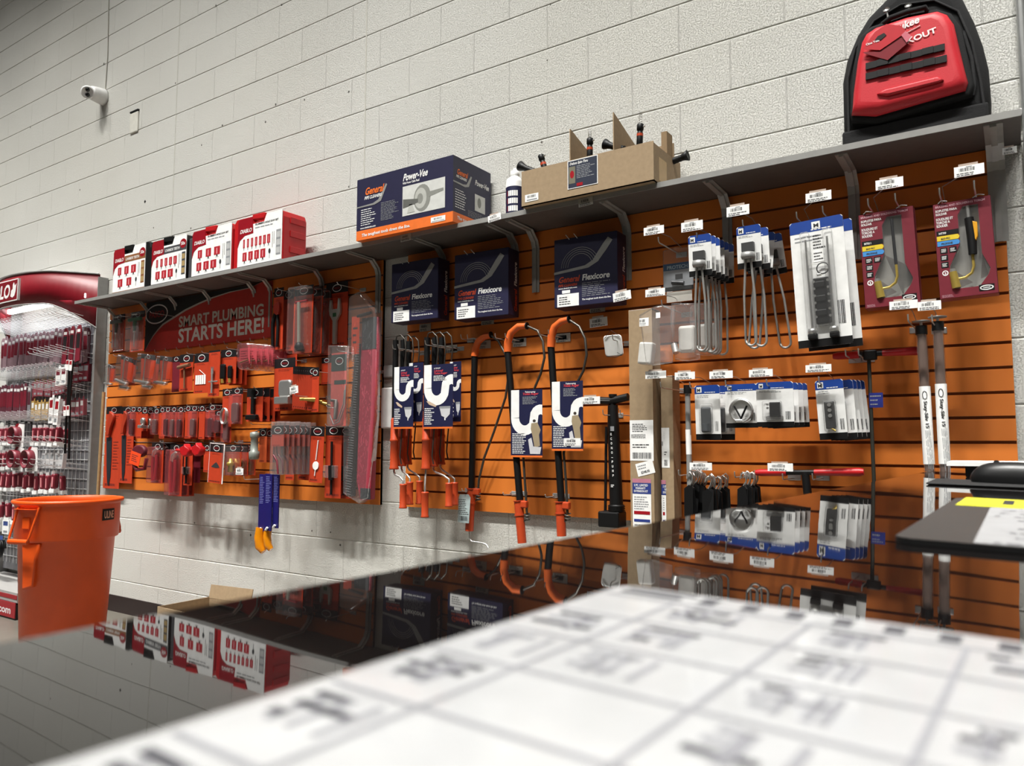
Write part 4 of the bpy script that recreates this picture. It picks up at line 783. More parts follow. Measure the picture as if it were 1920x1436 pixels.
def torch(kind):
    def fn(t,w,h):
        dpt=.055; y=-.0006
        win=[(.22,.19),(.22,.33),(.42,.55),(.42,.85),(.52,.93),(.78,.93),(.78,.42),(.90,.26),(.86,.20),(.70,.09),(.28,.09)]
        X=lambda u:-w/2+u*w; Z=lambda v:-h+v*h
        m=MB(); m.box(-w/2,w/2,.021,dpt,-h,0,MAR).box(-w/2,-w/2+.0008,0,.021,-h,0,MAR).box(w/2-.0008,w/2,0,.021,-h,0,MAR).box(-w/2,w/2,0,.021,-.0008,0,MAR)
        # front face with a window: ring of quads between outline and window
        outl=[(0,.19),(0,.33),(0,.55),(0,.85),(0,1),(1,1),(1,.42),(1,.26),(1,.12),(1,0),(0,0)]
        vs=[(X(u),0,Z(v)) for u,v in outl]+[(X(u),0,Z(v)) for u,v in win]+[(X(u),.02,Z(v)) for u,v in win]; n=11
        m.add(vs,[(k,(k+1)%n,n+(k+1)%n,n+k) for k in range(n)],MAR); m.add(vs,[(n+k,n+(k+1)%n,2*n+(k+1)%n,2*n+k) for k in range(n)],mat('window_grey','a3a19c',.5)); m.add(vs,[tuple(range(2*n,3*n))],mat('window_grey','a3a19c',.5))
        m.box(-w/2,w/2,0,.021,-h,-h+.0008,MAR).build('box_body',t)
        s=MB(); s.text('BRAZING AND SOLDERING TORCH',X(.04),Z(.955),h*.022,y,mat('pale_pink','c99aa5',.5),w=w*.86); s.text('SOPLETES PARA',X(.04),Z(.91),h*.024,y,WHITE,w=w*.38); s.text('SOLDAR',X(.04),Z(.875),h*.024,y,WHITE,w=w*.2)
        s.text('SOUDURE ET',X(.04),Z(.82),h*.026,y,WHITE,w=w*.30); s.text('TORCHE A',X(.04),Z(.785),h*.026,y,WHITE,w=w*.24); s.text('SOUDER',X(.04),Z(.75),h*.026,y,WHITE,w=w*.2)
        c2=MB(); c2.rect(X(.03),X(.42),Z(.66),Z(.71),y,BLACK); c2.text('HT99' if kind else 'MT011',X(.07),Z(.672),h*.022,y-.0004,WHITE,w=w*.13); c2.prism([(X(.03),Z(.605)),(X(.40),Z(.605)),(X(.43),Z(.63)),(X(.40),Z(.655)),(X(.03),Z(.655))],y-.0004,y,mat('map_yellow','d9bd2c',.5)); c2.text('MAP-PRO',X(.1),Z(.615),h*.02,y-.0008,INK,w=w*.16)
        c2.prism([(X(.03),Z(.55)),(X(.40),Z(.55)),(X(.43),Z(.575)),(X(.40),Z(.60)),(X(.03),Z(.60))],y-.0004,y,mat('propane_blue','3d86c6',.5)); c2.text('PROPANE',X(.1),Z(.562),h*.02,y-.0008,INK,w=w*.2)
        c2.build('colour_band',t)
        for a_,c_ in((.07,.47),(.23,.47),(.07,.395),(.07,.32)): s.rect(X(a_),X(a_+.13),Z(c_),Z(c_+.06),y,BLACK); s.lines(X(a_+.02),X(a_+.12),Z(c_+.01),Z(c_+.05),3,y-.0004,WHITE,.5)
        s.ring(X(.13),Z(.265),w*.055,w*.055,w*.018,y,PAPER); s.text('3',X(.11),Z(.25),h*.025,y,WHITE,w=w*.035)
        c3=MB(); c3.rect(X(.68),X(.94),Z(.035),Z(.10),y,BLACK); c3.ring(X(.81),Z(.067),w*.115,h*.026,w*.02,y-.0004,WHITE); c3.text('HARRIS',X(.75),Z(.06),h*.014,y-.0006,WHITE,w=w*.12); c3.build('maker_badge',t)
        s.lines(X(.04),X(.26),Z(.01),Z(.04),3,y,mat('pale_pink','c99aa5',.5),.35); s.build('printing',t)
        br=MB(); br.tube([(X(.30),.004,Z(.10)),(X(.26),.002,Z(.27))],[.0125,.0105],BRASS,14).tube([(X(.26),.002,Z(.26)),(X(.255),.002,Z(.30))],.008,STEEL,12)
        tp=.80 if not kind else .86
        br.tube([(X(.33),.004,Z(.19)),(X(.47),.003,Z(.195)),(X(.585),.002,Z(.235)),(X(.625),.002,Z(.30)),(X(.62),.002,Z(.42))],.0042,BRASS,10); br.build('brass_body',t)
        st=MB(); st.tube([(X(.62),.002,Z(.42)),(X(.60),.002,Z(.9 if not kind else .93))],.0046,DMET if not kind else STEEL,10); st.build('torch_tube',t)
        if kind:
            hs=MB(); hs.tube([(X(.625),.0,Z(.42)),(X(.63),.0,Z(.60)),(X(.61),.0,Z(.80))],[.011,.0125,.012],BLACK,12).puff([(X(.62),Z(.77)),(X(.74),Z(.74)),(X(.74),Z(.60)),(X(.70),Z(.55)),(X(.66),Z(.60))],-.009,.010,.003,mat('trigger_yellow','d99a1c',.45),True,2); hs.build('igniter_handle',t)
        MB().puff([(X(u),Z(v)) for u,v in win],-.001,.02,.004,BLIS,True,2,False).build('clear_window',t)
        k=MB(); k.tube([(X(.1),0,.0),(X(.16),-.006,.006),(X(.26),-.004,.002)],.0016,SILV,6).tube([(X(.7),0,.0),(X(.8),-.006,.006),(X(.9),-.004,.002)],.0016,SILV,6); k.build('wire_tie',t)
    return fn
tl='maroon boxed brazing torches'
t1=hang('torch_box','left maroon torch box showing a bare brass torch','torch box',1612,394,1716,574,-.22,torch(0),roll=-.035)
t2=hang('torch_box','right maroon torch box, its torch with black and yellow handle','torch box',1752,374,1862,556,-.22,torch(1),roll=-.03)
def mcard(kind,logo=True):
    def fn(t,w,h):
        b=MB(); mtk(b,w,h,.155,.11); b.build('backing_card',t)
        if kind==0:
            MB().puff(rr(-w*.30,w*.22,-h*.88,-h*.33,.006),-.018,-.002,.005,BLIS,True,2).build('clear_blister',t); MB().bbox(-w*.25,w*.15,-.014,-.003,-h*.86,-h*.4,mat('grip_grey','4a4d50',.5),.006).tube([(-w*.05,-.012,-h*.83),(-w*.05,-.012,-h*.7)],.014,mat('grip_grey','4a4d50',.5),12).build('grip_part',t)
        if kind==1:
            m=MB(); R=w*.36; m.tube([(R*math.cos(math.radians(g)),-.006,-h*.60+R*math.sin(math.radians(g))) for g in range(0,361,15)],.003,STEEL,8).tube([(R*.95*math.cos(math.radians(g)),-.010,-h*.61+R*.95*math.sin(math.radians(g))) for g in range(0,361,15)],.0025,STEEL,8); m.build('ring_clamp',t); MB().tube([(-w*.2,-.01,-h*.5),(0,-.01,-h*.78)],.003,DMET,6).tube([(w*.2,-.012,-h*.5),(0,-.012,-h*.8)],.0035,BLACK,6).tube([(-w*.15,-.01,-h*.84),(w*.05,-.01,-h*.84)],.007,STEEL,8).build('wrench_part',t)
        if kind==2:
            MB().puff(rr(-w*.32,w*.2,-h*.86,-h*.42,.006),-.02,-.002,.005,BLIS,True,2).build('clear_blister',t); MB().bbox(-w*.12,w*.16,-.018,-.003,-h*.78,-h*.45,BLACK,.003).bbox(-w*.24,w*.22,-.006,-.003,-h*.86,-h*.76,SILV,.003).build('thermostat',t)
            s=MB(); [s.tube([(-w*.17,-.012,-h*z),(-w*.17,-.018,-h*z)],.004,STEEL,8) for z in(.5,.58)]; s.build('screw',t)
        if kind==3:
            MB().puff(rr(-w*.28,w*.2,-h*.86,-h*.34,.006),-.02,-.002,.005,BLIS,True,2).build('clear_blister',t); MB().bbox(-w*.22,w*.14,-.016,-.003,-h*.82,-h*.36,mat('charcoal_part','2c2c2c',.5),.004).build('thermostat',t)
            s=MB(); [s.tube([(-w*.02,-.016,-h*z),(-w*.02,-.021,-h*z)],.006,STEEL,10) for z in(.42,.51,.6)]; s.tube([(-.005,-.012,-h*.8),(.01,-.014,-h*.86)],.003,BRASS,6); s.build('screw',t)
    return fn
d=hang('parts_card','white and blue card with grey grip part, left of its row','carded part',1303,722,1350,825,-.21,mcard(0),tilt=.05); dup(d,Vector(d.location)+Vector((.035,.05,-.0)),(0,0,0),'card hidden behind the grey grip card','')

hang('parts_card','white and blue card with a steel ring clamp','carded part',1360,720,1420,802,-.19,mcard(1),tilt=.04)
d=hang('parts_card','white and blue card with small black thermostat, front of its stack','carded part',1418,716,1488,800,-.22,mcard(2),'black thermostat cards',tilt=.04)
for k in range(3): dup(d,Vector(d.location)+Vector((.008+.006*k,.035+.035*k,-.002)),(0,-.02*k,0),'white and blue thermostat card stacked behind the front one','black thermostat cards')
d=hang('parts_card','tall white and blue card with long three-screw thermostat, front of its stack','carded part',1529,712,1582,824,-.21,mcard(3),'three-screw thermostat cards',tilt=.04,roll=-.05)
for k in range(4): dup(d,Vector(d.location)+Vector((.024+.008*k,.04+.022*k,-.001)),(0,-.06-.01*k,-.2),'tall white and blue card in the stack behind the three-screw thermostat','three-screw thermostat cards')
# rods
def rodtube(a, b_, Y, label):
    p=W(*a,Y); q=W(*b_,Y); t=thing('rod_tube',label,'tube',p); d=q-p; L=lambda f:(d.x*f,0,d.z*f)
    MB().tube([L(.02),L(1)],.0125,mat('rod_brown','8d7468',.35,.3),12,False).build('rods',t); MB().tube([L(.02),L(1)],.0155,BLIS,14,False).build('clear_sleeve',t)
    MB().tube([L(.0),L(.06)],.0165,BLACK,12).lathe([(0,.012),(.025,.012),(.026,.015),(0,.016)],SILV,(0,0,0),14).tube([(0,0,0),(0,0,.014)],.004,STEEL,8).build('end_cap',t)
    s=MB(); s.tube([L(.42),L(.95)],.0158,PAPER,14,False)
    x=(L(.5))[0]; c=(L(.44)); e=(L(.62)); c=L(.45); s.T=Matrix.Translation((c[0],0,c[2]))@Matrix.Rotation(math.radians(90)-.04,4,'Y')
    s.ring(.014,0,.013,.007,.002,-.0164,INK); s.text('Stay-Silv 15',.032,-.004,.009,-.0164,INK,w=.082); s.lines(.12,.30,-.008,.008,4,-.0164,GREYP,.35); s.build('wrap_label',t)
rodtube((1727,611),(1743,884),-.16,'left clear tube of brazing rods with white wrap label')
rodtube((1758,603),(1772,884),-.17,'right clear tube of brazing rods with white wrap label')
p=W(1289,722,-.18); q=W(1291,955,-.18); t=thing('extension_pole','slim grey telescopic pole beside the heater grip card','pole',p); h=p.z-q.z
MB().tube([(0,0,0),(0,0,-.03)],.014,BLACK,12).build('end_cap',t); MB().tube([(0,0,-.03),(.002,0,-h)],[.0095,.0095],SILV,12).build('pole_tube',t); MB().tube([(0,0,-h*.36),(.001,0,-h*.56)],.0100,PAPER,12,False).build('wrap_label',t)
p=W(1629,668,-.12); q=W(1643,1010,-.12); t=thing('threaded_rod','thin dark rod hanging with a small blue tag','rod',p); dx=q.x-p.x; h=p.z-q.z
MB().tube([(-.05,.02,.02),(-.02,0,.012),(0,0,-.0),(dx*.3,0,-h*.3),(dx,0,-h*.95)],.006,mat('dark_rod','3a3a34',.5,.4),10).build('rod',t)
a=W(1630,737,-.12); s=MB(); x0=a.x-p.x; s.box(x0,x0+.04,-.0075,-.0065,a.z-p.z-.047,a.z-p.z,mat('tag_blue','1f2a7a',.5)).lines(x0+.003,x0+.037,a.z-p.z-.043,a.z-p.z-.004,3,-.0079,GREYP,.3); s.build('blue_tag',t)
# red cutters lying across hooks
def cutter(a,b_,Y,label,low=False):
    p=W(*a,Y); q=W(*b_,Y); t=thing('pipe_cutter',label,'cutter',p); L=(q.x-p.x); dz=q.z-p.z
    f=lambda u,v=0:(L*u,0,dz*u+v)
    MB().tube([f(0),f(.05),f(.30)],[.009,.012,.012],RPLAST,12).build('left_handle',t); MB().tube([f(.56),f(.96),f(1)],[.010,.014,.010],RPLAST,12).build('right_handle',t)
    m=MB(); m.tube([f(.30),f(.57)],.009,BLACK,10)
    if low: m.tube([f(.475),f(.50,-.10)],[.013,.014],BLACK,8)
    else: m.bbox(L*.35,L*.5,-.012,.01,dz*.4-.02,dz*.4+.012,BLACK,.004)
    m.build('cutter_head',t)
cutter((1562,668),(1732,657),-.13,'red-handled tool lying across hooks under the big white blister')
cutter((1417,886),(1620,885),-.15,'red-handled tool lying across the lowest hooks, black head hanging down',True)
# black pouches on chrome hooks
def pouch(t,w=.03,h=.12):
    m=MB(); m.tube([(0,0,0),(.004,-.006,.014),(.014,-.004,.022),(.022,.0,.010),(.018,.004,-.01),(.006,.004,-.03)],.0027,STEEL,7); m.build('hook_wire',t)
    MB().prism([(-.012,-h),(.022,-h),(.024,-.035),(.008,-.022),(-.010,-.035)],-.003,.003,BLACK).build('tag_body',t)
def pz(n,x0,x1,py,h0,label,group):
    r0=None
    for k in range(n):
        px=x0+(x1-x0)*k/(n-1); Y=-.19+.012*k if n>8 else -.19+.015*k; p=W(px,py+random.uniform(-3,3),Y)
        if r0 is None: r0=thing('hanging_clip',label,'clip',p,(0,0,random.uniform(-.5,.3)),group); pouch(r0,h=h0)
        else: dup(r0,p,(random.uniform(-.1,.1),random.uniform(-.12,.12),random.uniform(-.8,.4)),label,group)
pz(9,1288,1318,895,.16,'chrome-hooked black tag in the upper left clump below the white cards','black tags left clump')
pz(10,1322,1358,902,.13,'chrome-hooked black tag in the lower middle clump','black tags middle clump')
pz(7,1388,1410,897,.10,'chrome-hooked black tag in the small right clump','black tags right clump')
# ------------------------------------------------------------------ left panel: sign
def sign():
    Y=-.030; pts=[(271,571),(300,560),(350,549),(410,540),(504,524),(511,527),(509,560),(504,634),(390,648),(271,660)]
    o=W(271,660,Y); t=thing('wall_sign','red sign reading SMART PLUMBING STARTS HERE with black oval-logo corner','sign',o); x1=W(507,634,Y).x-o.x
    zb=0.0; zt=ZS-.004-o.z
    MB().prism([(0,0),(x1,.0),(x1,zt*.99),(0,zt*.99)],0,.006,mat('sign_red','b8322a',.45)).build('sign_board',t)
    s=MB(); g=lambda px,py:(lambda p:(max(0,p.x-o.x),min(p.z-o.z,zt*.99)))(W(px,py,Y))
    arc=[(0,0)]+[g(*q) for q in ((279,643),(287,629),(296,617),(305,607),(325,594),(347,580),(374,567),(398,557),(430,547),(465,540))]; arc.append((arc[-1][0]+.12,zt*.99))
    s.prism([*arc,(0,zt*.99)],-.0006,0,mat('sign_black','17191a',.5)); n=len(arc)
    s.add([(x,-.001,z) for x,z in arc]+[(x+.012*math.sin(k/(n-1)*3.1),-.001,z-.010*math.sin(k/(n-1)*3.1)) for k,(x,z) in enumerate(arc)],[(k,n+k,n+k+1,k+1) for k in range(n-1)],mat('sign_silver','b5b3ab',.5))
    c0=g(294,589); l0=g(273,589)[0]; rx=c0[0]-l0; s.ring(c0[0],c0[1],rx,.064,.009,-.0012,WHITE,36); s.text('PASCO',c0[0]-rx*.68,c0[1]-.02,.04,-.0012,mat('logo_red','8e1c24',.5),w=rx*1.36)
    a1=g(335,612); a2=g(494,600); s.text('SMART PLUMBING',a1[0],a1[1]-.004,.066,-.0008,mat('sign_cream','cfcac0',.6),w=a2[0]-a1[0])
    a1=g(334,641); a2=g(495,625); s.text('STARTS HERE!',a1[0],a1[1]-.004,.086,-.0008,mat('sign_cream','cfcac0',.6),w=a2[0]-a1[0])
    s.build('lettering',t)
    m=MB()
    for k in range(10): x=x1*(.12+.095*k); m.tube([(x,.006,-.012),(x,-.018,-.012),(x,-.022,.004)],.0025,WIRE,5)
    m.build('sign_clip',t)
sign()
# ------------------------------------------------------------------ carded plumbing tools
def pc(b,w,h,y=0,head=None,ring=True,card=None,txt=True):
    hd = head or min(.16*h,.045); c = card or CARD
    b.prism([(-w/2,-h),(w/2,-h),(w/2,0),(-w/2,0)],y-.0006,y+.0006,c); b.rect(-w/2,w/2,-hd,0,y-.0010,mat('header_black','141215',.5))
    if ring: b.ring(0,-hd*.52,min(w*.32,hd*.62),hd*.36,hd*.07,y-.0014,WHITE,20); b.text('PASCO',-min(w*.22,hd*.42),-hd*.62,hd*.2,y-.0016,mat('logo_red','8e1c24',.5),w=min(w*.44,hd*.84))
    if txt: b.lines(-w*.4,w*.4,-h*.98,-h*.93,1,y-.0009,mat('card_ink','6b1c12',.6),.6).lines(-w*.3,w*.35,-hd-h*.07,-hd-h*.02,2,y-.0009,mat('card_ink','6b1c12',.6),.4)
def prod(kind,t,w,h):
    if kind=='screwdriver' or kind=='greendriver':
        g = mat('dark_green','2b5a3a',.45) if kind[0]=='g' else mat('dark_olive','3c3f30',.5)
        MB().bbox(-w*.45,w*.45,-.03,-.012,-h*.25,-h*.17,g,.004).tube([(0,-.02,-h*.25),(0,-.02,-h*.5)],[.012,.008],g,10).build('tool_handle',t); MB().tube([(0,-.02,-h*.5),(0,-.02,-h*.88)],.004,STEEL,8).lathe([(0,-h*.53),(.008,-h*.53),(.008,-h*.49),(0,-h*.49)],STEEL,(0,-.02,0),10).build('tool_shaft',t)
        MB().puff(rr(-w*.47,w*.47,-h*.99,-h*.05,.006),-.042,-.001,.008,CLEAR,True,2).build('clear_shell',t)
    if kind=='tee': MB().tube([(-w*.42,-.018,-h*.36),(w*.42,-.018,-h*.31)],.011,mat('worn_brown','8a6248',.5,.3),10).build('tee_handle',t); MB().tube([(0,-.014,-h*.33),(.004,-.012,-h*.93)],.006,mat('worn_brown','8a6248',.5,.3),8).build('tee_shaft',t)
    if kind=='fan':
        b=MB()
        for k in range(5): b.box(-w*.36+k*w*.145,-w*.36+k*w*.145+w*.12,-.0035,-.002,-h*.78,-h*.55,PAPER)
        b.build('test_strip',t); MB().tube([(-w*.1,-.003,-h*.42),(w*.28,-.003,-h*.55),(w*.32,-.003,-h*.75)],.002,PAPER,5).build('chain',t)
    if kind=='valve':
        MB().tube([(0,-.012,-h*.4),(0,-.012,-h*.93)],.006,SILV,8).bbox(-.03,.05,-.018,-.008,-h*.70,-h*.67,STEEL,.003).tube([(-.008,-.012,-h*.36),(-.008,-.012,-h*.52)],.003,STEEL,6).tube([(.008,-.012,-h*.36),(.008,-.012,-h*.52)],.003,STEEL,6).build('valve_tool',t)
    if kind=='black_handles': MB().bbox(-w*.40,-w*.08,-.02,-.004,-h*.85,-h*.42,BLACK,.008).bbox(w*.1,w*.34,-.02,-.004,-h*.85,-h*.48,BLACK,.008).build('black_grip',t); MB().tube([(-w*.24,-.012,-h*.85),(-w*.22,-.012,-h*.97)],.009,BRASS,8).tube([(w*.22,-.012,-h*.85),(w*.24,-.012,-h*.97)],.009,BRASS,8).build('brass_tip',t)
    if kind=='saw':
        MB().puff([(-w*.12,-h*.06),(w*.12,-h*.10),(w*.14,-h*.16),(-w*.05,-h*.26),(-w*.12,-h*.36),(-w*.30,-h*.36),(-w*.28,-h*.24),(-w*.14,-h*.14)],-.022,-.002,.006,CARDD,True,3).build('saw_handle',t)
        MB().prism([(-w*.40,-h*.38),(-w*.06,-h*.38),(-w*.03,-h*.60),(-w*.05,-h*.86),(-w*.14,-h*.97),(-w*.24,-h*.93),(-w*.32,-h*.72)],-.004,-.002,mat('blade_grey','3e4148',.35,.6)).build('saw_blade',t)
        MB().text('',0,0,.01,0,INK).lines(w*.04,w*.42,-h*.78,-h*.42,10,-.0012,mat('card_ink','6b1c12',.6),.3).build('print_lines',t)
    if kind=='pliers':
        MB().tube([(-.012,-.018,-h*.30),(-.02,-.018,-h*.5),(-.012,-.018,-h*.93)],.010,REDP,10).tube([(.014,-.018,-h*.30),(.022,-.018,-h*.5),(.010,-.018,-h*.90)],.009,REDP,10).build('plier_handle',t); MB().tube([(-.012,-.018,-h*.32),(.004,-.02,-h*.22),(.022,-.018,-h*.15)],[.012,.016,.008],STEEL,10).build('plier_jaw',t)
        MB().puff(rr(-w*.48,w*.4,-h*.98,-h*.1,.006),-.035,-.001,.006,PINKF,True,2).build('clear_shell',t)
    if kind=='cutters':
        MB().puff([(-w*.3,-h*.28),(w*.25,-h*.24),(w*.35,-h*.38),(w*.1,-h*.46),(-w*.2,-h*.42)],-.02,-.003,.004,mat('snip_red','a83020',.45),True,2).tube([(-w*.15,-.012,-h*.42),(-w*.38,-.012,-h*.58),(-w*.32,-.012,-h*.97)],.009,BLACK,10).tube([(w*.05,-.012,-h*.42),(w*.16,-.012,-h*.6),(w*.12,-.012,-h*.96)],.008,BLACK,10).build('cutter_body',t)
    if kind=='level':
        MB().tube([(-.01,-.022,-h*.25),(0,-.022,-h*.93)],.0095,mat('pale_alu','b5b3a6',.4,.4),10).tube([(-.036,-.02,-h*.25),(.05,-.02,-h*.24)],.006,REDP,8).build('shaft',t); MB().lathe([(0,-.02),(.016,-.018),(.024,0),(.016,.022),(0,.028)],BLACK,(0.004,-.024,-h*.92),14).build('knob',t)
        MB().puff(rr(-w*.49,w*.49,-h*1.0,-.01,.008),-.05,-.001,.01,BLIS,True,3).build('clear_shell',t)
    if kind=='slipwrench':
        b=MB(); b.prism([(-.011,-h*.96),(.011,-h*.96),(.013,-h*.60),(.038,-h*.50),(.040,-h*.44),(.034,-h*.26),(.024,-h*.26),(.020,-h*.42),(-.022,-h*.42),(-.028,-h*.27),(-.038,-h*.27),(-.042,-h*.44),(-.036,-h*.50),(-.013,-h*.60)],-.016,-.004,mat('cast_alu','b9b8b0',.4,.5)); b.build('wrench_body',t)
        MB().rect(-.012,.014,-h*.54,-h*.48,-.0165,mat('green_sticker','2c5a3c',.5)).build('sticker',t)
    if kind=='thermo': MB().tube([(.01,-.004,-h*.25),(0,-.004,-h*.6)],.003,PAPER,6).prism(ell(0,-h*.70,w*.22,h*.075,18),-.006,-.002,PAPER).tube([(0,-.004,-h*.77),(-.004,-.004,-h*.88)],.003,PAPER,6).build('dial_probe',t); 
    if kind=='rod': MB().tube([(.004,-.005,-h*.25),(-.002,-.005,-h*.66)],.005,DMET,8).tube([(-.002,-.005,-h*.66),(-.004,-.005,-h*.82)],.003,STEEL,6).build('probe_rod',t)
    if kind=='basin':
        MB().tube([(0,-.012,-h*.22),(.004,-.014,-h*.95)],.006,BLACK,8).tube([(.0,-.016,-h*.55),(.003,-.016,-h*.75)],.013,BLACK,10).build('wrench_shaft',t); MB().puff(rr(-w*.45,w*.35,-h*.72,-h*.55,.004),-.022,-.002,.004,CLEAR2,True,2).build('clear_shell',t)
    if kind in ('brush','darktube'):
        m = DMET if kind=='brush' else mat('grey_tube','6e6a66',.5,.4)
        MB().puff(rr(-w*.28,w*.28,-h*.95,-h*.42,w*.15),-.02,-.003,.006,m,True,3).build('tool_body',t); MB().puff(rr(-w*.45,w*.45,-h*.99,-h*.18,.005),-.026,-.001,.006,PINKF,True,2).build('clear_shell',t)
    if kind=='blackshank': MB().tube([(0,-.012,-h*.05),(0,-.012,-h*.78)],.012,BLACK,10).bbox(-w*.32,w*.32,-.03,-.004,-h*.95,-h*.80,BLACK,.005).tube([(-w*.2,-.012,-h*.3),(w*.2,-.012,-h*.3)],.004,STEEL,6).build('black_tool',t)
    if kind=='puller': MB().puff(rr(-w*.1,w*.5,-h*.75,-h*.42,.02),-.03,-.006,.01,STEEL,True,3).bbox(-w*.2,w*.45,-.04,-.004,-h*.88,-h*.74,STEEL,.004).build('chrome_part',t)
    if kind=='brassfit': MB().lathe([(0,-h*.45),(.010,-h*.45),(.012,-h*.55),(.022,-h*.58),(.022,-h*.66),(.014,-h*.68),(.017,-h*.88),(0,-h*.88)],BRASS,(0,-.014,0),10).build('brass_fitting',t); MB().puff(rr(-w*.48,w*.48,-h*.98,-h*.05,.005),-.03,-.001,.006,CLEAR,True,2).build('clear_shell',t)
    if kind=='coil': MB().tube([((.03)*math.cos(k*.5)*.9,-.01-.0004*k,-h*.72+.045*math.sin(k*.5)) for k in range(40)],.003,STEEL,6).build('wire_coil',t)
def P_(a,b_,c,d,kind,label,Y=-.10,group=None,tilt=0,roll=0,head=None,card=None,cat='carded tool',yaw=0,ring=True):
    def fn(t,w,h):
        b=MB(); pc(b,w,h,0,head,ring,card); b.build('backing_card',t); prod(kind,t,w,h)
    return hang('tool_card',label,cat,a,b_,c,d,Y,fn,group,tilt,roll,yaw)
def rear(o,n,dx,dy,label,group,rot=.0,spread=.02,skip=()):
    for k in range(1,n+1): dup(o,Vector(o.location)+Vector((dx*k,dy*k,random.uniform(-.003,.003))),(o.rotation_euler.x,o.rotation_euler.y+random.uniform(-spread,spread),o.rotation_euler.z+rot),label,group)
P_(212,590,234,659,'screwdriver','dark-handled driver card at top left corner of the left panel',Y=-.10,roll=.0)
P_(245,584,271,659,'greendriver','green-handled driver card left of the red sign',Y=-.13)
P_(513,540,531,655,'cutters','tube cutter card just right of the red sign',Y=-.12,head=.05)
P_(531,544,550,658,'none','narrow red card tucked behind the tube cutter card',Y=-.07,head=.05)
o=P_(551,536,587,662,'level','clear-bagged card with a pale shaft and black knob, above the chrome puller',Y=-.165,head=.05,roll=.01); rear(o,2,.004,.054,'clear-bagged card stacked behind the pale shaft one','pale shaft cards',.1)
P_(611,530,652,650,'slipwrench','large red card with silver forked wrench',Y=-.045,head=.055)
# tall bagged shim pack
def shim(t,w,h):
    b=MB(); b.puff([(-w*.02,-h*.16),(w*.45,-h*.13),(w*.34,-h*.98),(w*.02,-h*.99),(-w*.1,-h*.9)],-.02,.01,.006,mat('shim_red','a32940',.5),True,2); b.rect(-w*.0,w*.43,-h*.28,-h*.13,-.0215,mat('shim_dark','35393c',.5)).rect(w*.03,w*.33,-h*.98,-h*.93,-.0215,mat('shim_dark','35393c',.5)); b.build('folded_sheet',t)
    c=MB(); c.tube([(-w*.10,-.012,-h*.25),(-w*.22,-.012,-h*.6),(-w*.30,-.01,-h*.97)],.022,mat('hose_dark','4a4b4b',.5,.3),10)
    for k in range(60):
        f=k/60; c.tube([(-w*(.10+.2*f)-.022,-.030,-h*(.25+.72*f)),(-w*(.10+.2*f)+.022,-.034,-h*(.25+.72*f)-.004)],.002,mat('hose_ridge','77787a',.5,.4),4)
    c.build('ribbed_hose',t)
    s=MB(); s.rect(-w*.26,-w*.02,-h*.30,-h*.12,-.034,CARD).lines(-w*.22,-w*.06,-h*.26,-h*.16,3,-.0345,INK,.3).tube([(-w*.1,-.03,-h*.12),(w*.3,-.03,-h*.11)],.008,BLACK,6); s.build('header_card',t)
    MB().puff([(-w*.35,-h*.02),(-w*.05,0),(w*.48,-h*.1),(w*.44,-h*.6),(w*.30,-h*.97),(w*.05,-h),(-w*.42,-h*.96),(-w*.45,-h*.7),(-w*.35,-h*.3)],-.042,.014,.012,CLEAR2,True,3).build('bag_film',t)
hang('bagged_kit','long clear bag with dark ribbed hose and pink-red sheet at the right end','bagged tool',652,548,714,943,-.10,shim)
def wirebag(t,w,h):
    MB().prism([(-w*.42,-h*.98),(w*.38,-h*.98),(w*.38,-h*.1),(-w*.42,-h*.1)],-.001,.001,mat('pale_red_card','c45f58',.5)).rect(-w*.42,w*.38,-h*.32,-h*.12,-.0016,mat('dull_header','3a4745',.5)).ring(0,-h*.2,w*.2,h*.045,.003,-.002,WHITE).text('PASCO',-w*.13,-h*.215,h*.03,-.002,mat('logo_red','8e1c24',.5),w=w*.26).rect(-w*.25,w*.36,-h*.48,-h*.43,-.0016,mat('dull_header','3a4745',.5)).build('backing_card',t)
    MB().tube([(w*.42,-.01,-h*.5),(w*.40,-.012,-h*.75),(w*.15,-.014,-h*.93),(-w*.15,-.014,-h*.96),(-w*.35,-.012,-h*.85)],.003,SILV,6).tube([(w*.36,-.01,-h*.55),(w*.33,-.012,-h*.72),(w*.1,-.014,-h*.9),(-w*.1,-.014,-h*.93)],.003,SILV,6).tube([(-w*.3,-.01,-h*.67),(-w*.05,-.012,-h*.67),(-w*.08,-.014,-h*.9)],.008,mat('grey_tube','6e6a66',.5,.4),8).build('bent_wire',t)
    MB().puff([(-w/2,0),(w/2,-.012),(w*.48,-h*.99),(w*.1,-h),(-w*.5,-h*.97)],-.02,.006,.01,CLEAR2,True,3).build('bag_film',t)
hang('bagged_kit','clear bag with grey bent wires hanging below the forked wrench','bagged tool',618,646,654,802,-.15,wirebag)
# row of clear bags on angled clear film
def anglebag(t,w,h):
    b=MB(); pc(b,w,h,.0,h*.2); b.build('backing_card',t)
    MB().tube([(-w*.1,-.01,-h*.1),(-w*.2,-.012,-h*1.05),(-w*.1,-.012,-h*1.12)],.004,STEEL,8).puff(rr(-w*.8,w*.2,-h*1.16,-h*1.06,.006),-.02,.0,.005,STEEL,True,2).build('metal_tool',t)
    MB().puff([(-w*.5,0),(w*.5,0),(w*.35,-h*.9),(w*.1,-h*1.22),(-w*.9,-h*1.22),(-w*.75,-h*.7)],-.025,.004,.008,CLEAR,True,3).build('bag_film',t)
hg='clear bagged metal tools under the sign'
hang('bagged_kit','leftmost clear-bagged tool, small, at the very edge of the left panel','bagged tool',202,684,216,716,-.12,anglebag,roll=.12,tilt=.1)
hang('bagged_kit','clear-bagged tool hanging tilted, second from the left edge','bagged tool',226,668,250,714,-.17,anglebag,roll=.25,tilt=.15)
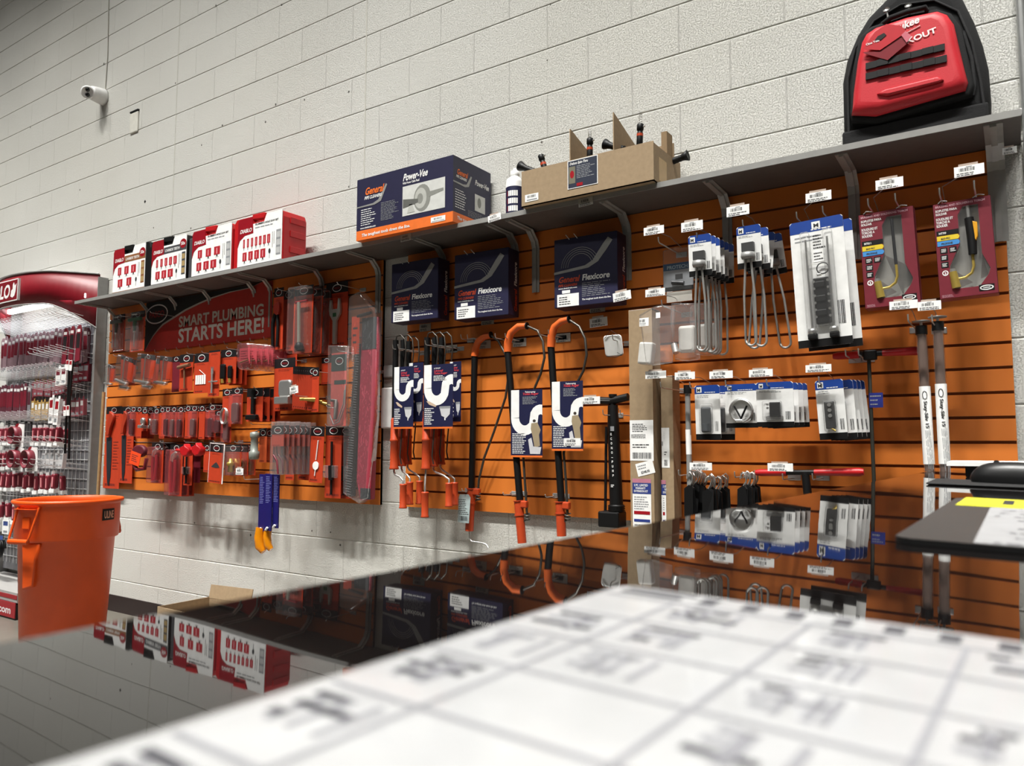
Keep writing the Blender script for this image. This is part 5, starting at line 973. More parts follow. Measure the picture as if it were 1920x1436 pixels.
hang('bagged_kit','clear-bagged card with visible oval logo under the left end of the sign','bagged tool',264,664,292,712,-.19,anglebag,roll=.15,tilt=.1)
hang('bagged_kit','clear-bagged card with metal knot, last of the tilted bags','bagged tool',300,668,323,713,-.17,anglebag,roll=.14,tilt=.1)
for k,(a,b_,l) in enumerate(((238,674,'second'),(281,672,'third'))): hang('bagged_kit',f'darker bagged tool behind the {l} tilted clear bag','bagged tool',a,b_,a+18,b_+48,-.11,anglebag,roll=.1)
o=P_(337,664,362,733,'tee','tee-handled tool card under the word PLUMBING',Y=-.14,head=.05); 
P_(323,668,337,735,'none','dark red card edge left of the tee-handled tool',Y=-.08,card=MAR)
P_(364,662,391,737,'fan','card with a row of white strips, right of the tee-handled tool',Y=-.14,head=.055)
P_(391,657,412,743,'valve','card with long silver valve tool and crossbar',Y=-.15,head=.01,ring=False)
o=P_(414,655,443,720,'black_handles','card with two black handles and brass tips left of the pink bags',Y=-.13,head=.045); rear(o,2,.004,.03,'card stacked behind the black-handled tools','black handle cards',.1)
# pink bags bundle
def pinkbag(t,w,h):
    b=MB(); b.prism([(-w*.4,-h*.75),(w*.4,-h*.75),(w*.4,-h*.18),(-w*.4,-h*.18)],-.001,.001,mat('pink_red_card','c9505a',.5)); b.lines(-w*.3,w*.3,-h*.6,-h*.25,4,-.0014,MAR,.35).tube([(-w*.3,-.008,-h*.7),(w*.35,-.008,-h*.62)],.005,mat('worn_brown','8a6248',.5,.3),6); b.build('backing_card',t)
    MB().puff([(-w*.5,-h*.02),(w*.3,0),(w*.5,-h*.1),(w*.5,-h*.9),(w*.2,-h),(-w*.3,-h*.95),(-w*.5,-h*.85)],-.012,.008,.01,PINKF,True,3).build('bag_film',t)
o=hang('parts_bag','frontmost pink-red plastic bag of the bundle right of the black-handled card','plastic bag',446,643,470,695,-.27,pinkbag,tilt=.05)
rear(o,7,.006,.030,'pink-red plastic bag in the bundle behind the front one','pink bags on one hook',.35,.08)
# middle rows
P_(417,729,434,800,'coil','card with coiled shiny wire, second row middle',Y=-.14,head=.04)
P_(434,727,455,795,'darktube','card with grey pipe tool, second row middle',Y=-.17,head=.035)
P_(420,760,434,830,'darktube','narrow card with long grey-brown tube in the second row',Y=-.13,head=.02,ring=False)
P_(403,770,418,812,'brush','narrow card with dark cylinder at the left of the grey-brown tubes',Y=-.13,head=.03)
o=P_(463,728,493,790,'blackshank','card with thick black tool and shoe, right end of the second row',Y=-.18,head=.045); rear(o,3,.008,.03,'card stacked behind the thick black tool','black tool cards',.1)
P_(514,672,553,770,'puller','card with shiny chrome puller, left of the long thin cards',Y=-.13,head=.05)
P_(537,664,556,766,'none','plain red card behind the chrome puller',Y=-.06,head=.001,ring=False)
o=P_(584,691,598,772,'none','thin red card with black leaf print right of the chrome puller',Y=-.15,head=.04)
for k in range(8): dup(o,Vector(o.location)+Vector((-.022*(k+1)*.9,.004+.003*k,.008+.002*k)),(0,0,.9),'thin red card seen nearly edge-on between the puller and the leaf print card','edge-on thin cards')
p=W(562,748,-.2); t=thing('brass_rods','bundle of brass-ended wires sticking out over the thin red cards','wires',p)
for k in range(5):
    m=MB(); m.tube([(.004*k,.0+.02*k,0),(.06+.02*k,.06+.015*k,-.012*k)],.008,BRASS if k<3 else mat('olive_wire','6b5c2a',.5,.5),8); m.build('brass_end',t)
P_(603,670,622,720,'none','small red card left of the grey wire bag',Y=-.08,head=.03)
# row at 762
row=[(244,762,256,818,'brush'),(256,762,266,822,'none'),(266,765,277,808,'puller'),(288,765,299,815,'darktube'),(299,763,309,822,'none'),(309,762,320,818,'brush'),(321,762,331,820,'darktube'),(333,762,345,820,'brush'),(347,760,358,822,'none'),(358,760,371,820,'darktube'),(373,760,384,823,'none'),(391,758,405,820,'brush')]
nm=['leftmost','second from left, plain','with shiny clip','with dark cylinder left of the sagging clear bag','plain red behind the clear bag','seen through the clear bag','with grey tube beside the clear bag','with brush tip in the middle','plain dark red in the middle','with silver tube in the middle','plain red at the right of the silver tube','with dark cylinder, last before the grey-brown tubes']
for (a,b_,c,d,k),n in zip(row,nm):
    o=P_(a,b_,c,d,k,'narrow card in the third row, '+n,Y=-.13,head=.035); rear(o,2,.003,.035,'narrow card stacked behind another in the third row','narrow cards stacked in the third row',.2)
# pliers etc bottom rows
P_(197,762,226,916,'saw','large red card with long dark saw blade at the bottom left',Y=-.045,head=.05)
P_(226,762,250,906,'saw','second red card with dark saw blade, shorter than its neighbour',Y=-.045,head=.05)
def strap(t,w,h):
    MB().puff(ell(0,-h*.25,w*.42,h*.22,14),-.03,-.0,.01,mat('dark_maroon','5a1020',.6),True,3).tube([(-w*.3,-.015,-h*.35),(-w*.45,-.02,-h*.6),(-w*.1,-.02,-h*.9),(w*.35,-.015,-h*.85),(w*.4,-.01,-h*.5)],.012,MAR,8).build('strap_coil',t)
    b=MB(); b.T=Matrix.Rotation(.2,4,'Y'); b.prism([(-w*.35,-h*.75),(w*.3,-h*.75),(w*.35,-h*.3),(-w*.3,-h*.3)],-.035,-.033,mat('bright_orange_card','ee4c1c',.5)); b.lines(-w*.22,w*.2,-h*.65,-h*.38,4,-.0355,INK,.35); b.build('hang_tag',t)
hang('strap_wrench','dark red strap bundle with a bright orange tag at the bottom left','strap',252,832,281,886,-.14,strap)
o=P_(284,830,306,906,'pliers','card with red-handled pliers and chrome jaw, bottom row',Y=-.12,head=.045); rear(o,2,.006,.035,'card stacked behind the red-handled pliers','plier cards',.1)
o=P_(318,833,342,930,'pliers','longest card with maroon grips, hanging below the panel edge',Y=-.13,head=.04); rear(o,2,.006,.03,'card stacked behind the longest maroon grips','maroon grip cards',.15)
P_(345,833,361,910,'basin','card with black lever tool, bottom row middle',Y=-.13,head=.04)
P_(363,835,376,905,'none','dark red card right of the black lever tool',Y=-.07,card=MAR)
def redclamp(t,w,h):
    MB().puff([(-w*.5,-h*.3),(-w*.1,-h*.15),(0,0),(w*.1,-h*.2),(w*.5,-h*.4),(w*.35,-h*.9),(-w*.1,-h),(-w*.45,-h*.7)],-.03,.01,.006,RPLAST,True,3).build('clamp_jaw',t); MB().tube([(-w*1.3,0,-h*.5),(-w*.4,-.01,-h*.55)],.009,RPLAST,8).build('clamp_bar',t)
hang('pipe_clamp','left red pipe clamp lying along the hooks above the grips','clamp',345,832,362,856,-.20,redclamp)
hang('pipe_clamp','right red pipe clamp beside the white-edged card','clamp',367,830,384,855,-.20,redclamp)
P_(382,833,394,885,'none','red moulded piece card left of the white-edged card',Y=-.12,head=.04)
def whitecard(t,w,h):
    b=MB(); b.prism([(-w/2,-h),(w/2,-h),(w/2,0),(-w/2,0)],-.0005,.001,PAPER); b.T=Matrix.Translation((-.002,-.001,-.004)); pc(b,w*.9,h*.98,-.0005,.045); b.T=None; b.flat([(-w*.3,-h*.60),(-w*.12,-h*.52),(w*.02,-h*.47),(w*.18,-h*.54),(w*.26,-h*.60),(0,-h*.62)],-.003,INK); b.build('backing_card',t)
hang('tool_card','bright orange card with white edge and small black print, tilted','carded tool',393,831,421,906,-.19,whitecard,roll=.06)
o=P_(422,833,452,892,'brassfit','card with brass fitting in clear shell, bottom row',Y=-.17,head=.04); rear(o,2,.008,.04,'card stacked behind the brass fitting','brass fitting cards')
plabel(449,884,-.24,'small white label on a wire left of the blue pouches',wd=.062,h=.034)
hook((457,892),-.22,'bare wire hook below the small white label',None)
p=W(477,838,-.2); t=thing('pipe_nipple','grey metal pipe fitting hanging left of the clear-bagged stack','pipe fitting',p)
MB().lathe([(0,-.065),(.02,-.065),(.026,-.06),(.028,-.025),(.020,-.02),(.019,.045),(.024,.05),(.024,.075),(.012,.08),(0,.08)],mat('grey_pvc','8b9089',.4,.2),n=18).build('fitting_body',t); MB().tube([(0,0,.08),(.03,.05,.10)],.003,BLACK,6).build('hang_loop',t)
o=P_(486,804,500,867,'none','dull orange card beside the grey pipe fitting',Y=-.15,head=.04,card=mat('dull_orange_card','c4552c',.5)); rear(o,2,.004,.04,'dull orange card stacked behind another','dull orange cards')
def bagstack(t,w,h):
    b=MB(); pc(b,w*.9,h*.42,0,h*.18); b.build('header_card',t)
    MB().tube([(-w*.2,-.008,-h*.6),(w*.1,-.01,-h*.72),(w*.2,-.01,-h*.98)],.005,MAR,6).tube([(0,-.006,-h*.42),(.006,-.006,-h*.62)],.002,BLACK,5).build('contents',t)
    MB().puff(rr(-w*.5,w*.5,-h,.02,.005),-.008,.006,.006,CLEAR2,True,2).build('bag_film',t)
o=hang('bagged_kit','frontmost clear bag of the stack above the blue pouches','bagged tool',508,798,533,890,-.28,bagstack); rear(o,6,.008,.026,'clear bag in the stack behind the front one above the blue pouches','clear bags above the blue pouches')
P_(536,800,552,900,'none','red card behind the right side of the clear bag stack',Y=-.07,head=.05)
P_(562,801,583,900,'rod','card with thin dark rod, bottom row right',Y=-.13,head=.045,roll=.04)
P_(583,799,608,905,'thermo','card with white dial and probe, bottom row right',Y=-.15,head=.05,roll=.04)
o=P_(610,798,640,934,'basin','tall card with black basin tool beside the long ribbed hose bag',Y=-.13,head=.048,card=CARDD); rear(o,1,.05,.04,'tall card peeking out behind the basin tool card','')
# blue pouches
def pouchb(t,w,h):
    b=MB(); b.prism([(-w/2,-h),(w/2,-h),(w/2,0),(-w/2,0)],-.003,.003,mat('deep_blue','15125e',.45)); b.lines(-w*.35,w*.4,-h*.52,-h*.04,16,-.0036,mat('pale_blue_print','8c8fd0',.5),.3); b.build('pouch_card',t)
    MB().tube([(-.006,-.008,-h*.99),(.006,-.008,-h*.94)],.006,WHITE,6).build('white_tip',t)
b3='blue card pouches hanging below the left panel'
for k,(a,b_,c,d,l) in enumerate(((486,889,497,996,'left'),(497,888,510,995,'middle'),(512,889,523,990,'right'))): hang('blue_pouch',f'{l} of the three deep blue pouches hanging below the left panel','pouch',a,b_,c,d,-.24-.01*(k==1),pouchb)
AMB=mat('amber_plastic','e08a12',.15,coat=1)
def amber(t,w,h):
    MB().tube([(-w*.1,0,0),(-w*.15,-.004,-h*.4),(w*.0,-.006,-h*.8),(w*.25,0,-h)],[w*.28,w*.30,w*.3,w*.2],AMB,12).build('amber_guard',t)
hang('amber_guard','left amber plastic piece hanging below the blue pouches','plastic guard',480,989,500,1034,-.24,amber); hang('amber_guard','right amber plastic piece, curled at its end','plastic guard',496,989,513,1030,-.23,amber)
# wire hooks on the left panel
pegs=[(205,683,'above the leftmost small bag'),(281,583,'above the green-handled driver'),(225,589,'above the dark-handled driver'),(520,539,'above the tube cutter'),(541,543,'above the narrow card behind the tube cutter'),(632,529,'above the forked wrench card'),(425,728,'above the coiled wire card'),(445,726,'above the grey pipe tool'),(212,664,'above the leftmost bag'),(252,826,'above the strap bundle'),(300,827,'above the pliers'),(345,826,'above the left red clamp'),(400,826,'above the white-edged card'),(440,827,'above the brass fitting card'),(470,792,'above the grey pipe fitting'),(520,795,'above the clear bag stack'),(575,797,'above the rod card'),(610,795,'above the basin tool'),(447,640,'through the pink bags'),(378,658,'above the white strips card'),(350,660,'above the tee-handled tool'),(425,650,'above the black-handled tools'),(520,668,'above the chrome puller'),(560,530,'above the pale shaft pack'),(240,760,'above the saw cards'),(300,760,'above the third row left'),(350,758,'above the third row middle'),(395,756,'above the third row right'),(475,724,'above the thick black tool'),(632,654,'through the grey wire bag'),(612,760,'bare one below the small red card')]
for a,b_,l in pegs: hook((a,b_),-.2,'thin wire hook on the left panel, '+l,None,rise=.01,r=.0018)
for a,b_,dY,l in ((209,686,-.135,'holding the small leftmost bag'),(330,669,-.095,'holding the dark red card beside the tee-handled tool'),(591,693,-.165,'holding the leaf print card'),(552,738,-.25,'carrying the small white label by the thin red cards')): hook((a,b_),dY,'thin wire hook '+l,None,rise=.01,r=.0018)
plabel(551,731,-.25,'small white label on a wire in front of the thin red cards',wd=.062,h=.036,rot=-.1)
# wooden strip leaning by the display, parcel on the floor
a=W(183,925,-.05); c=W(196,735,-.03)
t=MB().tube([(a.x+(a.x-c.x)*.9,-.06,.01),(c.x,-.035,c.z)],.011,mat('bare_wood','a5845a',.6,var=.12,scale=40),6).build('wooden_strip'); tag(t,'thin bare wooden strip leaning between red display and left panel','wood strip')
p=H(440,1140,0.0)
t=thing('open_parcel','open brown cardboard box on the floor by the wall','box',(W(440,1105,-.25).x,-.30,0),(0,0,0))
a=W(393,1115,-.22); c=W(476,1100,-.22)
w_=(c.x-a.x); zt=a.z-.01; t.location=((a.x+c.x)/2,-.37,0)
MB().box(-w_/2,w_/2,-.15,-.146,0,zt,CARDB).box(-w_/2,w_/2,.146,.15,0,zt,CARDB).box(-w_/2,-w_/2+.004,-.15,.15,0,zt,CARDB).box(w_/2-.004,w_/2,-.15,.15,0,zt,CARDB).box(-w_/2,w_/2,-.15,.15,0,.004,CARDB).build('carton_body',t)
m=MB(); m.T=Matrix.Translation((0,.148,zt))@Matrix.Rotation(-.2,4,'X')@Matrix.Rotation(-.03,4,'Y'); m.box(-w_/2,w_/2*.9,-.002,.002,0,.07,CARDB); m.build('back_flap',t)
m=MB(); m.T=Matrix.Translation((w_/2,0,zt))@Matrix.Rotation(1.1,4,'Y'); m.box(-.002,.002,-.15,.15,0,.13,CARDB); m.build('side_flap',t)
# ------------------------------------------------------------------ red display unit
DX0,DX1=-5.50,-4.19
t=thing('blade_display','red and grey display unit with arched lit header, full of saw blades','display stand',((DX0+DX1)/2,0,0)); cx=(DX0+DX1)/2
hw=(DX1-DX0)/2; GP=mat('post_grey','8e8d8b',.45,.1); WB=GP
MB().box(-hw,-hw+.03,-.075,-.005,0,2.26,GP).build('side_post',t); MB().box(hw-.03,hw,-.075,-.005,0,2.25,GP).build('side_post',t)
MB().box(-hw+.03,hw-.03,-.040,-.020,.15,1.95,mat('back_grey','77767a',.5)).build('back_panel',t)
b=MB()
for k in range(24): b.tube([(-hw+.04+k*.054,-.043,.2),(-hw+.04+k*.054,-.043,1.94)],.0022,WWIRE,5)
for k in range(26): b.tube([(-hw+.03,-.046,.25+k*.067),(hw-.03,-.046,.25+k*.067)],.0022,WWIRE,5)
b.build('wire_grid',t)
# bowed header: plan curve
plan=[(-hw,-.07),(-.50,-.20),(-.32,-.30),(-.12,-.35),(.12,-.35),(.32,-.30),(.50,-.20),(hw,-.07)]
def smooth(P,n=5):
    out=[]
    for i in range(len(P)-1):
        p0=P[max(i-1,0)];p1=P[i];p2=P[i+1];p3=P[min(i+2,len(P)-1)]
        for k in range(n):
            s=k/n; out.append(tuple(.5*((2*p1[j])+(-p0[j]+p2[j])*s+(2*p0[j]-5*p1[j]+4*p2[j]-p3[j])*s*s+(-p0[j]+3*p1[j]-3*p2[j]+p3[j])*s**3) for j in (0,1)))
    out.append(P[-1]); return out
pl=smooth(plan); n=len(pl); top=2.285
def bot(x): u=abs(x)/hw; return 2.06 if u<.55 else 2.06-.17*((u-.55)/.45)**1.6
vs=[(x,y,bot(x)) for x,y in pl]+[(x,y,top-.04*max(0,abs(x)/hw-.6)) for x,y in pl]
ins=[(x*.985,y+.012,bot(x)) for x,y in pl]+[(x*.985,y+.012,top-.04*max(0,abs(x)/hw-.6)) for x,y in pl]
b=MB(); N=2*n; b.add(vs+ins,[(i,i+1,n+i+1,n+i) for i in range(n-1)]+[(N+i,N+n+i,N+n+i+1,N+i+1) for i in range(n-1)]+[(i,N+i,N+i+1,i+1) for i in range(n-1)]+[(n+i,n+i+1,N+n+i+1,N+n+i) for i in range(n-1)],mat('header_red','7c0d1c',.42),True)
b.build('header',t)
b=MB(); tz=top-.004; b.add([(x,y,tz-.04*max(0,abs(x)/hw-.6)) for x,y in pl],[tuple(range(n))],GP); 
b.tube([(x,y-.002,top-.04*max(0,abs(x)/hw-.6)) for x,y in pl],.007,GP,6).tube([(x,y-.002,bot(x)) for x,y in pl],.005,GP,6); b.build('header_trim',t)
b=MB(); LX=-.405; y_=-.362
b.box(LX,LX+.55,y_,y_+.02,2.095,2.25,WHITE).box(LX+.008,LX+.542,y_-.001,y_,2.103,2.242,mat('header_red','7c0d1c',.42)); b.text('DIABLO',LX+.02,2.125,.095,y_-.0015,WHITE,w=.41,it=.12)
ix=LX+.445; b.flat([(ix,2.13),(ix+.03,2.118),(ix+.06,2.13),(ix+.075,2.16),(ix+.085,2.215),(ix+.06,2.20),(ix+.045,2.228),(ix+.03,2.21),(ix+.03,2.18),(ix+.01,2.17)],y_-.0015,WHITE)
b.build('header_logo',t)
MB().box(-hw+.06,hw-.06,-.13,-.09,2.10,2.13,mat('lit_tube','ffffff',.3,emis=5)).build('light_tube',t)
l=area('display_light',(cx,-.17,2.08),1.05,.12,3.5,(.93,.97,1)); 
MB().box(-hw,hw,-.49,-.02,0,.09,BLACK).box(-hw,hw,-.495,-.49,.012,.105,DRED).text('diablotools.com',-.02,.035,.045,-.4955,mat('pale_grey_text','d5d0d0',.5),w=.62).build('base',t)
MB().box(-hw+.01,hw-.01,-.47,-.03,.10,.12,mat('tray_grey','9c9a98',.5)).box(-hw,hw,-.485,-.475,.105,.165,mat('tray_grey','9c9a98',.5)).box(-hw,hw,-.487,-.485,.125,.15,DRED).build('bottom_tray',t)
# hooks and goods
def dhook(L):
    m=MB(); m.tube([(0,0,0),(0,-L*.97,L*.14),(0,-L,L*.14+.012)],.0024,WWIRE,6); m.tube([(0,0,.03),(0,-L*.98,L*.14+.035)],.0018,WWIRE,5); return m
def place_row(name,label,cat,group,build,xs,z,y0,yaw=(.0,.0),n=1,dy=.03,jz=.01):
    r0=None
    for i,x in enumerate(xs):
        for k in range(n):
            loc=(x+random.uniform(-.006,.006),y0-dy*k,z+random.uniform(-jz,jz)); rt=(random.uniform(-.05,.05),random.uniform(-.04,.04),random.uniform(*yaw))
            if r0 is None: r0=thing(name,label,cat,loc,rt,group); build(r0)
            else: dup(r0,loc,rt,label,group)
def xr(a,b_,n): return [a+(b_-a)*i/(n-1) for i in range(n)]
h0=None
def hookrow(z,a,b_,n,L,label):
    t0=None
    for x in xr(a,b_,n):
        if t0 is None: t0=dhook(L).build('display_hook',loc=(x,-.045,z)); tag(t0,label,'hook','white hooks of the red display')
        else: c=t0.copy(); C.objects.link(c); c.location=(x,-.045,z)
hookrow(1.93,-5.42,-4.26,24,.27,'white double wire hook in the top row of the red display')
hookrow(1.57,-5.42,-4.30,22,.27,'white double wire hook in the second row of the red display')
hookrow(1.69,-4.66,-4.28,6,.25,'white double wire hook between the first and second rows, right side of the display')
hookrow(1.46,-4.70,-4.28,6,.25,'white double wire hook below the second row, right side of the display')
hookrow(1.25,-5.40,-4.28,14,.28,'white double wire hook in the middle row of the red display')
hookrow(1.075,-5.40,-4.28,13,.28,'white double wire hook in the fourth row of the red display')
hookrow(.92,-5.40,-4.28,12,.28,'white double wire hook in the fifth row of the red display')
hookrow(.70,-5.40,-4.9,5,.26,'white double wire hook in the sixth row, left of the orange bin')
def blade(hgt,c1,c2,top_=.05,wd=.03):
    def f(t):
        MB().puff([(-wd/2,-hgt),(wd/2,-hgt+.01),(wd/2,-.03),(wd*.2,0),(-wd*.2,0),(-wd/2,-.03)],-.005,.005,.004,c1,False,2).rect(-wd*.38,wd*.38,-hgt*.62,-.06,-.0055,c2).rect(-wd*.3,wd*.3,-.05,-.03,-.0055,WHITE).build('sleeve',t)
        MB().prism([(-wd*.3,-hgt-.012),(wd*.2,-hgt-.012),(wd*.3,-hgt+.03),(-wd*.3,-hgt+.03)],-.0015,.0015,DMET).build('blade_tip',t)
    return f
PL=mat('pale_mauve','93787f',.45); DM=mat('dark_mauve','5e2a36',.5); DR2=mat('red_sleeve','741a2a',.45); TAN=mat('tan_card','b39150',.7); GR2=mat('grey_sleeve','8f8d92',.45)
place_row('saw_blade','pale mauve-sleeved saw blade hanging in the top row of the red display','saw blade','blades in the top row',blade(.25,PL,DR2),xr(-5.40,-4.28,20),1.905,-.10,(.5,.9),2,.05)
place_row('saw_blade','dark-sleeved saw blade among the pale ones in the top row','saw blade','dark blades in the top row',blade(.30,DM,PL,wd=.035),xr(-5.38,-4.30,10),1.90,-.07,(.5,.9))
place_row('tan_card','tan cardboard backed blade at the bottom of the top row','blade card','tan cards top row',lambda t: MB().box(-.03,.03,-.002,.002,-.36,-.0,TAN).build('backing',t),xr(-5.0,-4.85,3),1.90,-.06)
place_row('saw_blade','deep red blade card near the right end of the top row','saw blade','deep red blades',blade(.26,DR2,mat('black_sleeve','1d1517',.5),wd=.045),xr(-4.42,-4.24,3),1.90,-.16,(.2,.4))
place_row('saw_blade','maroon-sleeved blade hanging in the second row','saw blade','blades in the second row',blade(.27,DM,DR2),xr(-5.42,-5.0,9),1.535,-.10,(.4,.9),2,.05)
place_row('saw_blade','grey-sleeved blade hanging in the second row','saw blade','grey blades in the second row',blade(.25,GR2,DM),xr(-5.25,-4.95,4),1.54,-.14,(.3,.6))
def boxc(w,h,c,band):
    def f(t):
        MB().box(-w/2,w/2,-.012,.012,-h,0,c).rect(-w*.35,w*.35,-h*.4,-h*.1,-.0126,band).rect(-w*.3,w*.3,-h*.9,-h*.75,-.0126,GREYP).build('pack_body',t)
        MB().box(-w*.2,w*.2,-.001,.001,0,.02,c).build('hang_tab',t)
    return f
place_row('tan_box','tan card box with white tab in the second row centre','pack','tan boxes second row',boxc(.045,.13,TAN,WHITE),xr(-4.92,-4.70,5),1.40,-.12)
place_row('blade_pack','red-topped small pack above the tan boxes in the second row','pack','packs above tan boxes',boxc(.04,.10,mat('dusty_red','8d4750',.5),GREYP),xr(-4.95,-4.42,11),1.54,-.12,(0,.4))
place_row('white_pack','white and red patterned pack on the right side below the top row','pack','white red packs',boxc(.07,.12,PAPER,DR2),[-4.44,-4.36],1.62,-.18)
place_row('white_pack','tall white pack with red band at the right of the tan boxes','pack','tall white packs',boxc(.06,.18,PAPER,REDP),[-4.53,-4.45],1.41,-.17)
def bit(L):
    def f(t): MB().tube([(0,0,0),(0,0,-L)],.008,BLACK,8).build('bit_shaft',t); MB().box(-.018,.018,-.012,-.009,-.07,0,PAPER).rect(-.015,.015,-.03,-.005,-.0125,REDP).build('bit_label',t)
    return f
place_row('drill_bit','long black drill bit at the right post of the display','drill bit','long black bits',bit(.33),[-4.27,-4.235],1.66,-.20)
place_row('drill_bit','long black drill bit lower at the right post, by the middle row','drill bit','long black bits lower',bit(.36),[-4.28,-4.24],1.36,-.20)
def tubep(t):
    MB().puff(rr(-.017,.017,-.10,0,.01),-.018,.014,.008,DR2,True,2).rect(-.005,.008,-.085,-.02,-.0185,mat('saw_hi','d98b90',.5)).build('hole_saw',t); MB().box(-.022,.022,-.02,.016,-.125,-.10,PAPER).prism([(-.022,-.1),(-.014,0),(-.018,.02),(-.024,-.1)],-.01,.01,PAPER).build('pack_base',t)
place_row('hole_saw','small red hole saw on white pack in the middle row, right side','hole saw','small hole saws middle row right',tubep,xr(-4.66,-4.33,5),1.205,-.17,(0,.3),2,.05)
place_row('hole_saw','small red hole saw on white pack in the middle row, left side','hole saw','small hole saws middle row left',tubep,xr(-5.22,-5.0,4),1.205,-.17,(0,.3),2,.05)
place_row('hole_saw','small red hole saw on white pack in the fourth row','hole saw','small hole saws fourth row',tubep,xr(-5.42,-5.02,6),1.035,-.17,(0,.3),2,.05)
place_row('hole_saw','small red hole saw just above the rim of the orange bin','hole saw','small hole saws fifth row',tubep,xr(-5.42,-4.35,14),.885,-.17,(0,.3),2,.05)
def bigsaw(t):
    MB().prism([(-.085,-.17),(.085,-.17),(.085,-.01),(-.03,0),(-.085,-.06)],-.002,.002,PAPER).flat([(-.085,-.09),(-.085,-.05),(-.03,0),(.01,0)],-.003,DRED).lines(-.07,.07,-.165,-.15,1,-.003,GREYP,.5).build('backing_card',t)
    m=MB(); m.T=Matrix.Translation((0,0,-.085))@Matrix.Rotation(math.radians(90),4,'X'); m.lathe([(0,.002),(.062,.002),(.062,.05),(.056,.05),(.054,.012),(0,.012)],DR2,n=28).lathe([(0,.012),(.016,.012),(.015,.03),(0,.03)],DMET,n=12); m.build('saw_cup',t)
place_row('large_hole_saw','large red hole saw in the middle row of the display','hole saw','',bigsaw,[-4.86],1.235,-.24)
place_row('large_hole_saw','left large red hole saw in the fourth row','hole saw','',bigsaw,[-4.82],1.075,-.25)
place_row('large_hole_saw','right large red hole saw in the fourth row, turned','hole saw','',bigsaw,[-4.63],1.075,-.25)
place_row('small_pack','small grey-white pack at the right end of the fourth row','pack','small packs fourth row',boxc(.05,.10,mat('grey_white','c5c3c4',.5),GREYP),[-4.54,-4.48,-4.42,-4.36,-4.30],1.04,-.20)
place_row('blade_pack','dark red small pack at the right end of the second row','pack','dark red packs right side',boxc(.045,.11,mat('dusty_red','8d4750',.5),WHITE),xr(-4.62,-4.27,7),1.40,-.10,(0,.4))
place_row('blade_pack','dark red small pack at the right side just below the top row','pack','dark red packs upper right',boxc(.05,.12,MAR,GREYP),xr(-4.66,-4.27,7),1.64,-.08,(0,.4))
place_row('hole_saw','small red hole saw on pack in the sixth row left of the bin','hole saw','small hole saws sixth row',tubep,xr(-5.42,-4.9,6),.66,-.17,(0,.3),2,.05)
def coilc(t): MB().tube([(.05*math.cos(k*.4),-.004*k*.2,-.06+.06*math.sin(k*.4)) for k in range(50)],.008,BLACK,8).build('coil',t); MB().rect(-.05,.05,0,.03,-.02,mat('dull_blue','3c4f8a',.5)).build('coil_card',t)
place_row('cable_coil','black cable coil near the bottom of the display','coil','black coils',coilc,[-5.3,-5.15,-5.0],.42,-.25)
place_row('blue_pack','blue and white pack above the black coils','pack','blue packs',boxc(.10,.10,PAPER,mat('dull_blue','3c4f8a',.5)),xr(-5.4,-5.0,4),.56,-.22)

# ------------------------------------------------------------------ orange bin
c=Vector((-3.33,-.62,0)); t=thing('trash_can','large round orange plastic bin standing by the wall','bin',c,(0,0,0)); t.scale=(.86,.86,.99)
b=MB(); b.lathe([(0,.0),(.225,0),(.235,.01),(.270,.585),(.288,.592),(.292,.60),(.296,.775),(.300,.782),(.312,.786),(.315,.795),(.312,.804),(.300,.806),(.290,.80),(.286,.78),(.262,.58),(.228,.02),(0,.02)],CANO,n=72); b.build('bin_body',t)
ang0=math.radians(-74)
for sgn in(0,1):
    a=ang0+sgn*math.pi; m=MB(); m.T=Matrix.Rotation(a+math.pi/2,4,'Z')
    m.add([(-.085,-.285,.765),(.085,-.285,.765),(.062,-.285,.60),(-.09,-.285,.60),(-.085,-.325,.765),(.085,-.325,.765),(.062,-.330,.61),(-.09,-.330,.61)],[(0,4,5,1)],CANO)
    m.tube([(-.075,-.29,.775),(-.095,-.325,.62),(-.09,-.335,.60),(.06,-.335,.60),(.07,-.328,.63),(.09,-.29,.775)],.007,CANO,8).tube([(-.09,-.330,.598),(.06,-.330,.598)],.014,CANO,10)
    m.bbox(-.028,.028,-.302,-.28,.66,.72,CANO,.004); m.puff([(-.055,.585),(.085,.585),(.055,.50),(.045,.36),(-.035,.34),(-.045,.50)],-.276,-.225,.012,CANO,True,3); m.build('handle',t)
m=MB(); la=math.radians(22)
th0=la-.17; 
def onr(a_,z,r=.2925): return (r*math.cos(a_),r*math.sin(a_),z)
K=8; m.add([onr(th0+.35*k/K,.690,.2965) for k in range(K+1)]+[onr(th0+.35*k/K,.752,.2975) for k in range(K+1)],[(k,k+1,K+2+k,K+1+k) for k in range(K)],BLACK)
gv,gf=glyphs('ULINE',True); mx=max(v[0] for v in gv)
m.add([onr(th0+.04+.27*v[0]/mx,.702+.055*v[1],.299) for v in gv],gf,mat('logo_tan','d9a58a',.5)); m.build('logo_label',t)

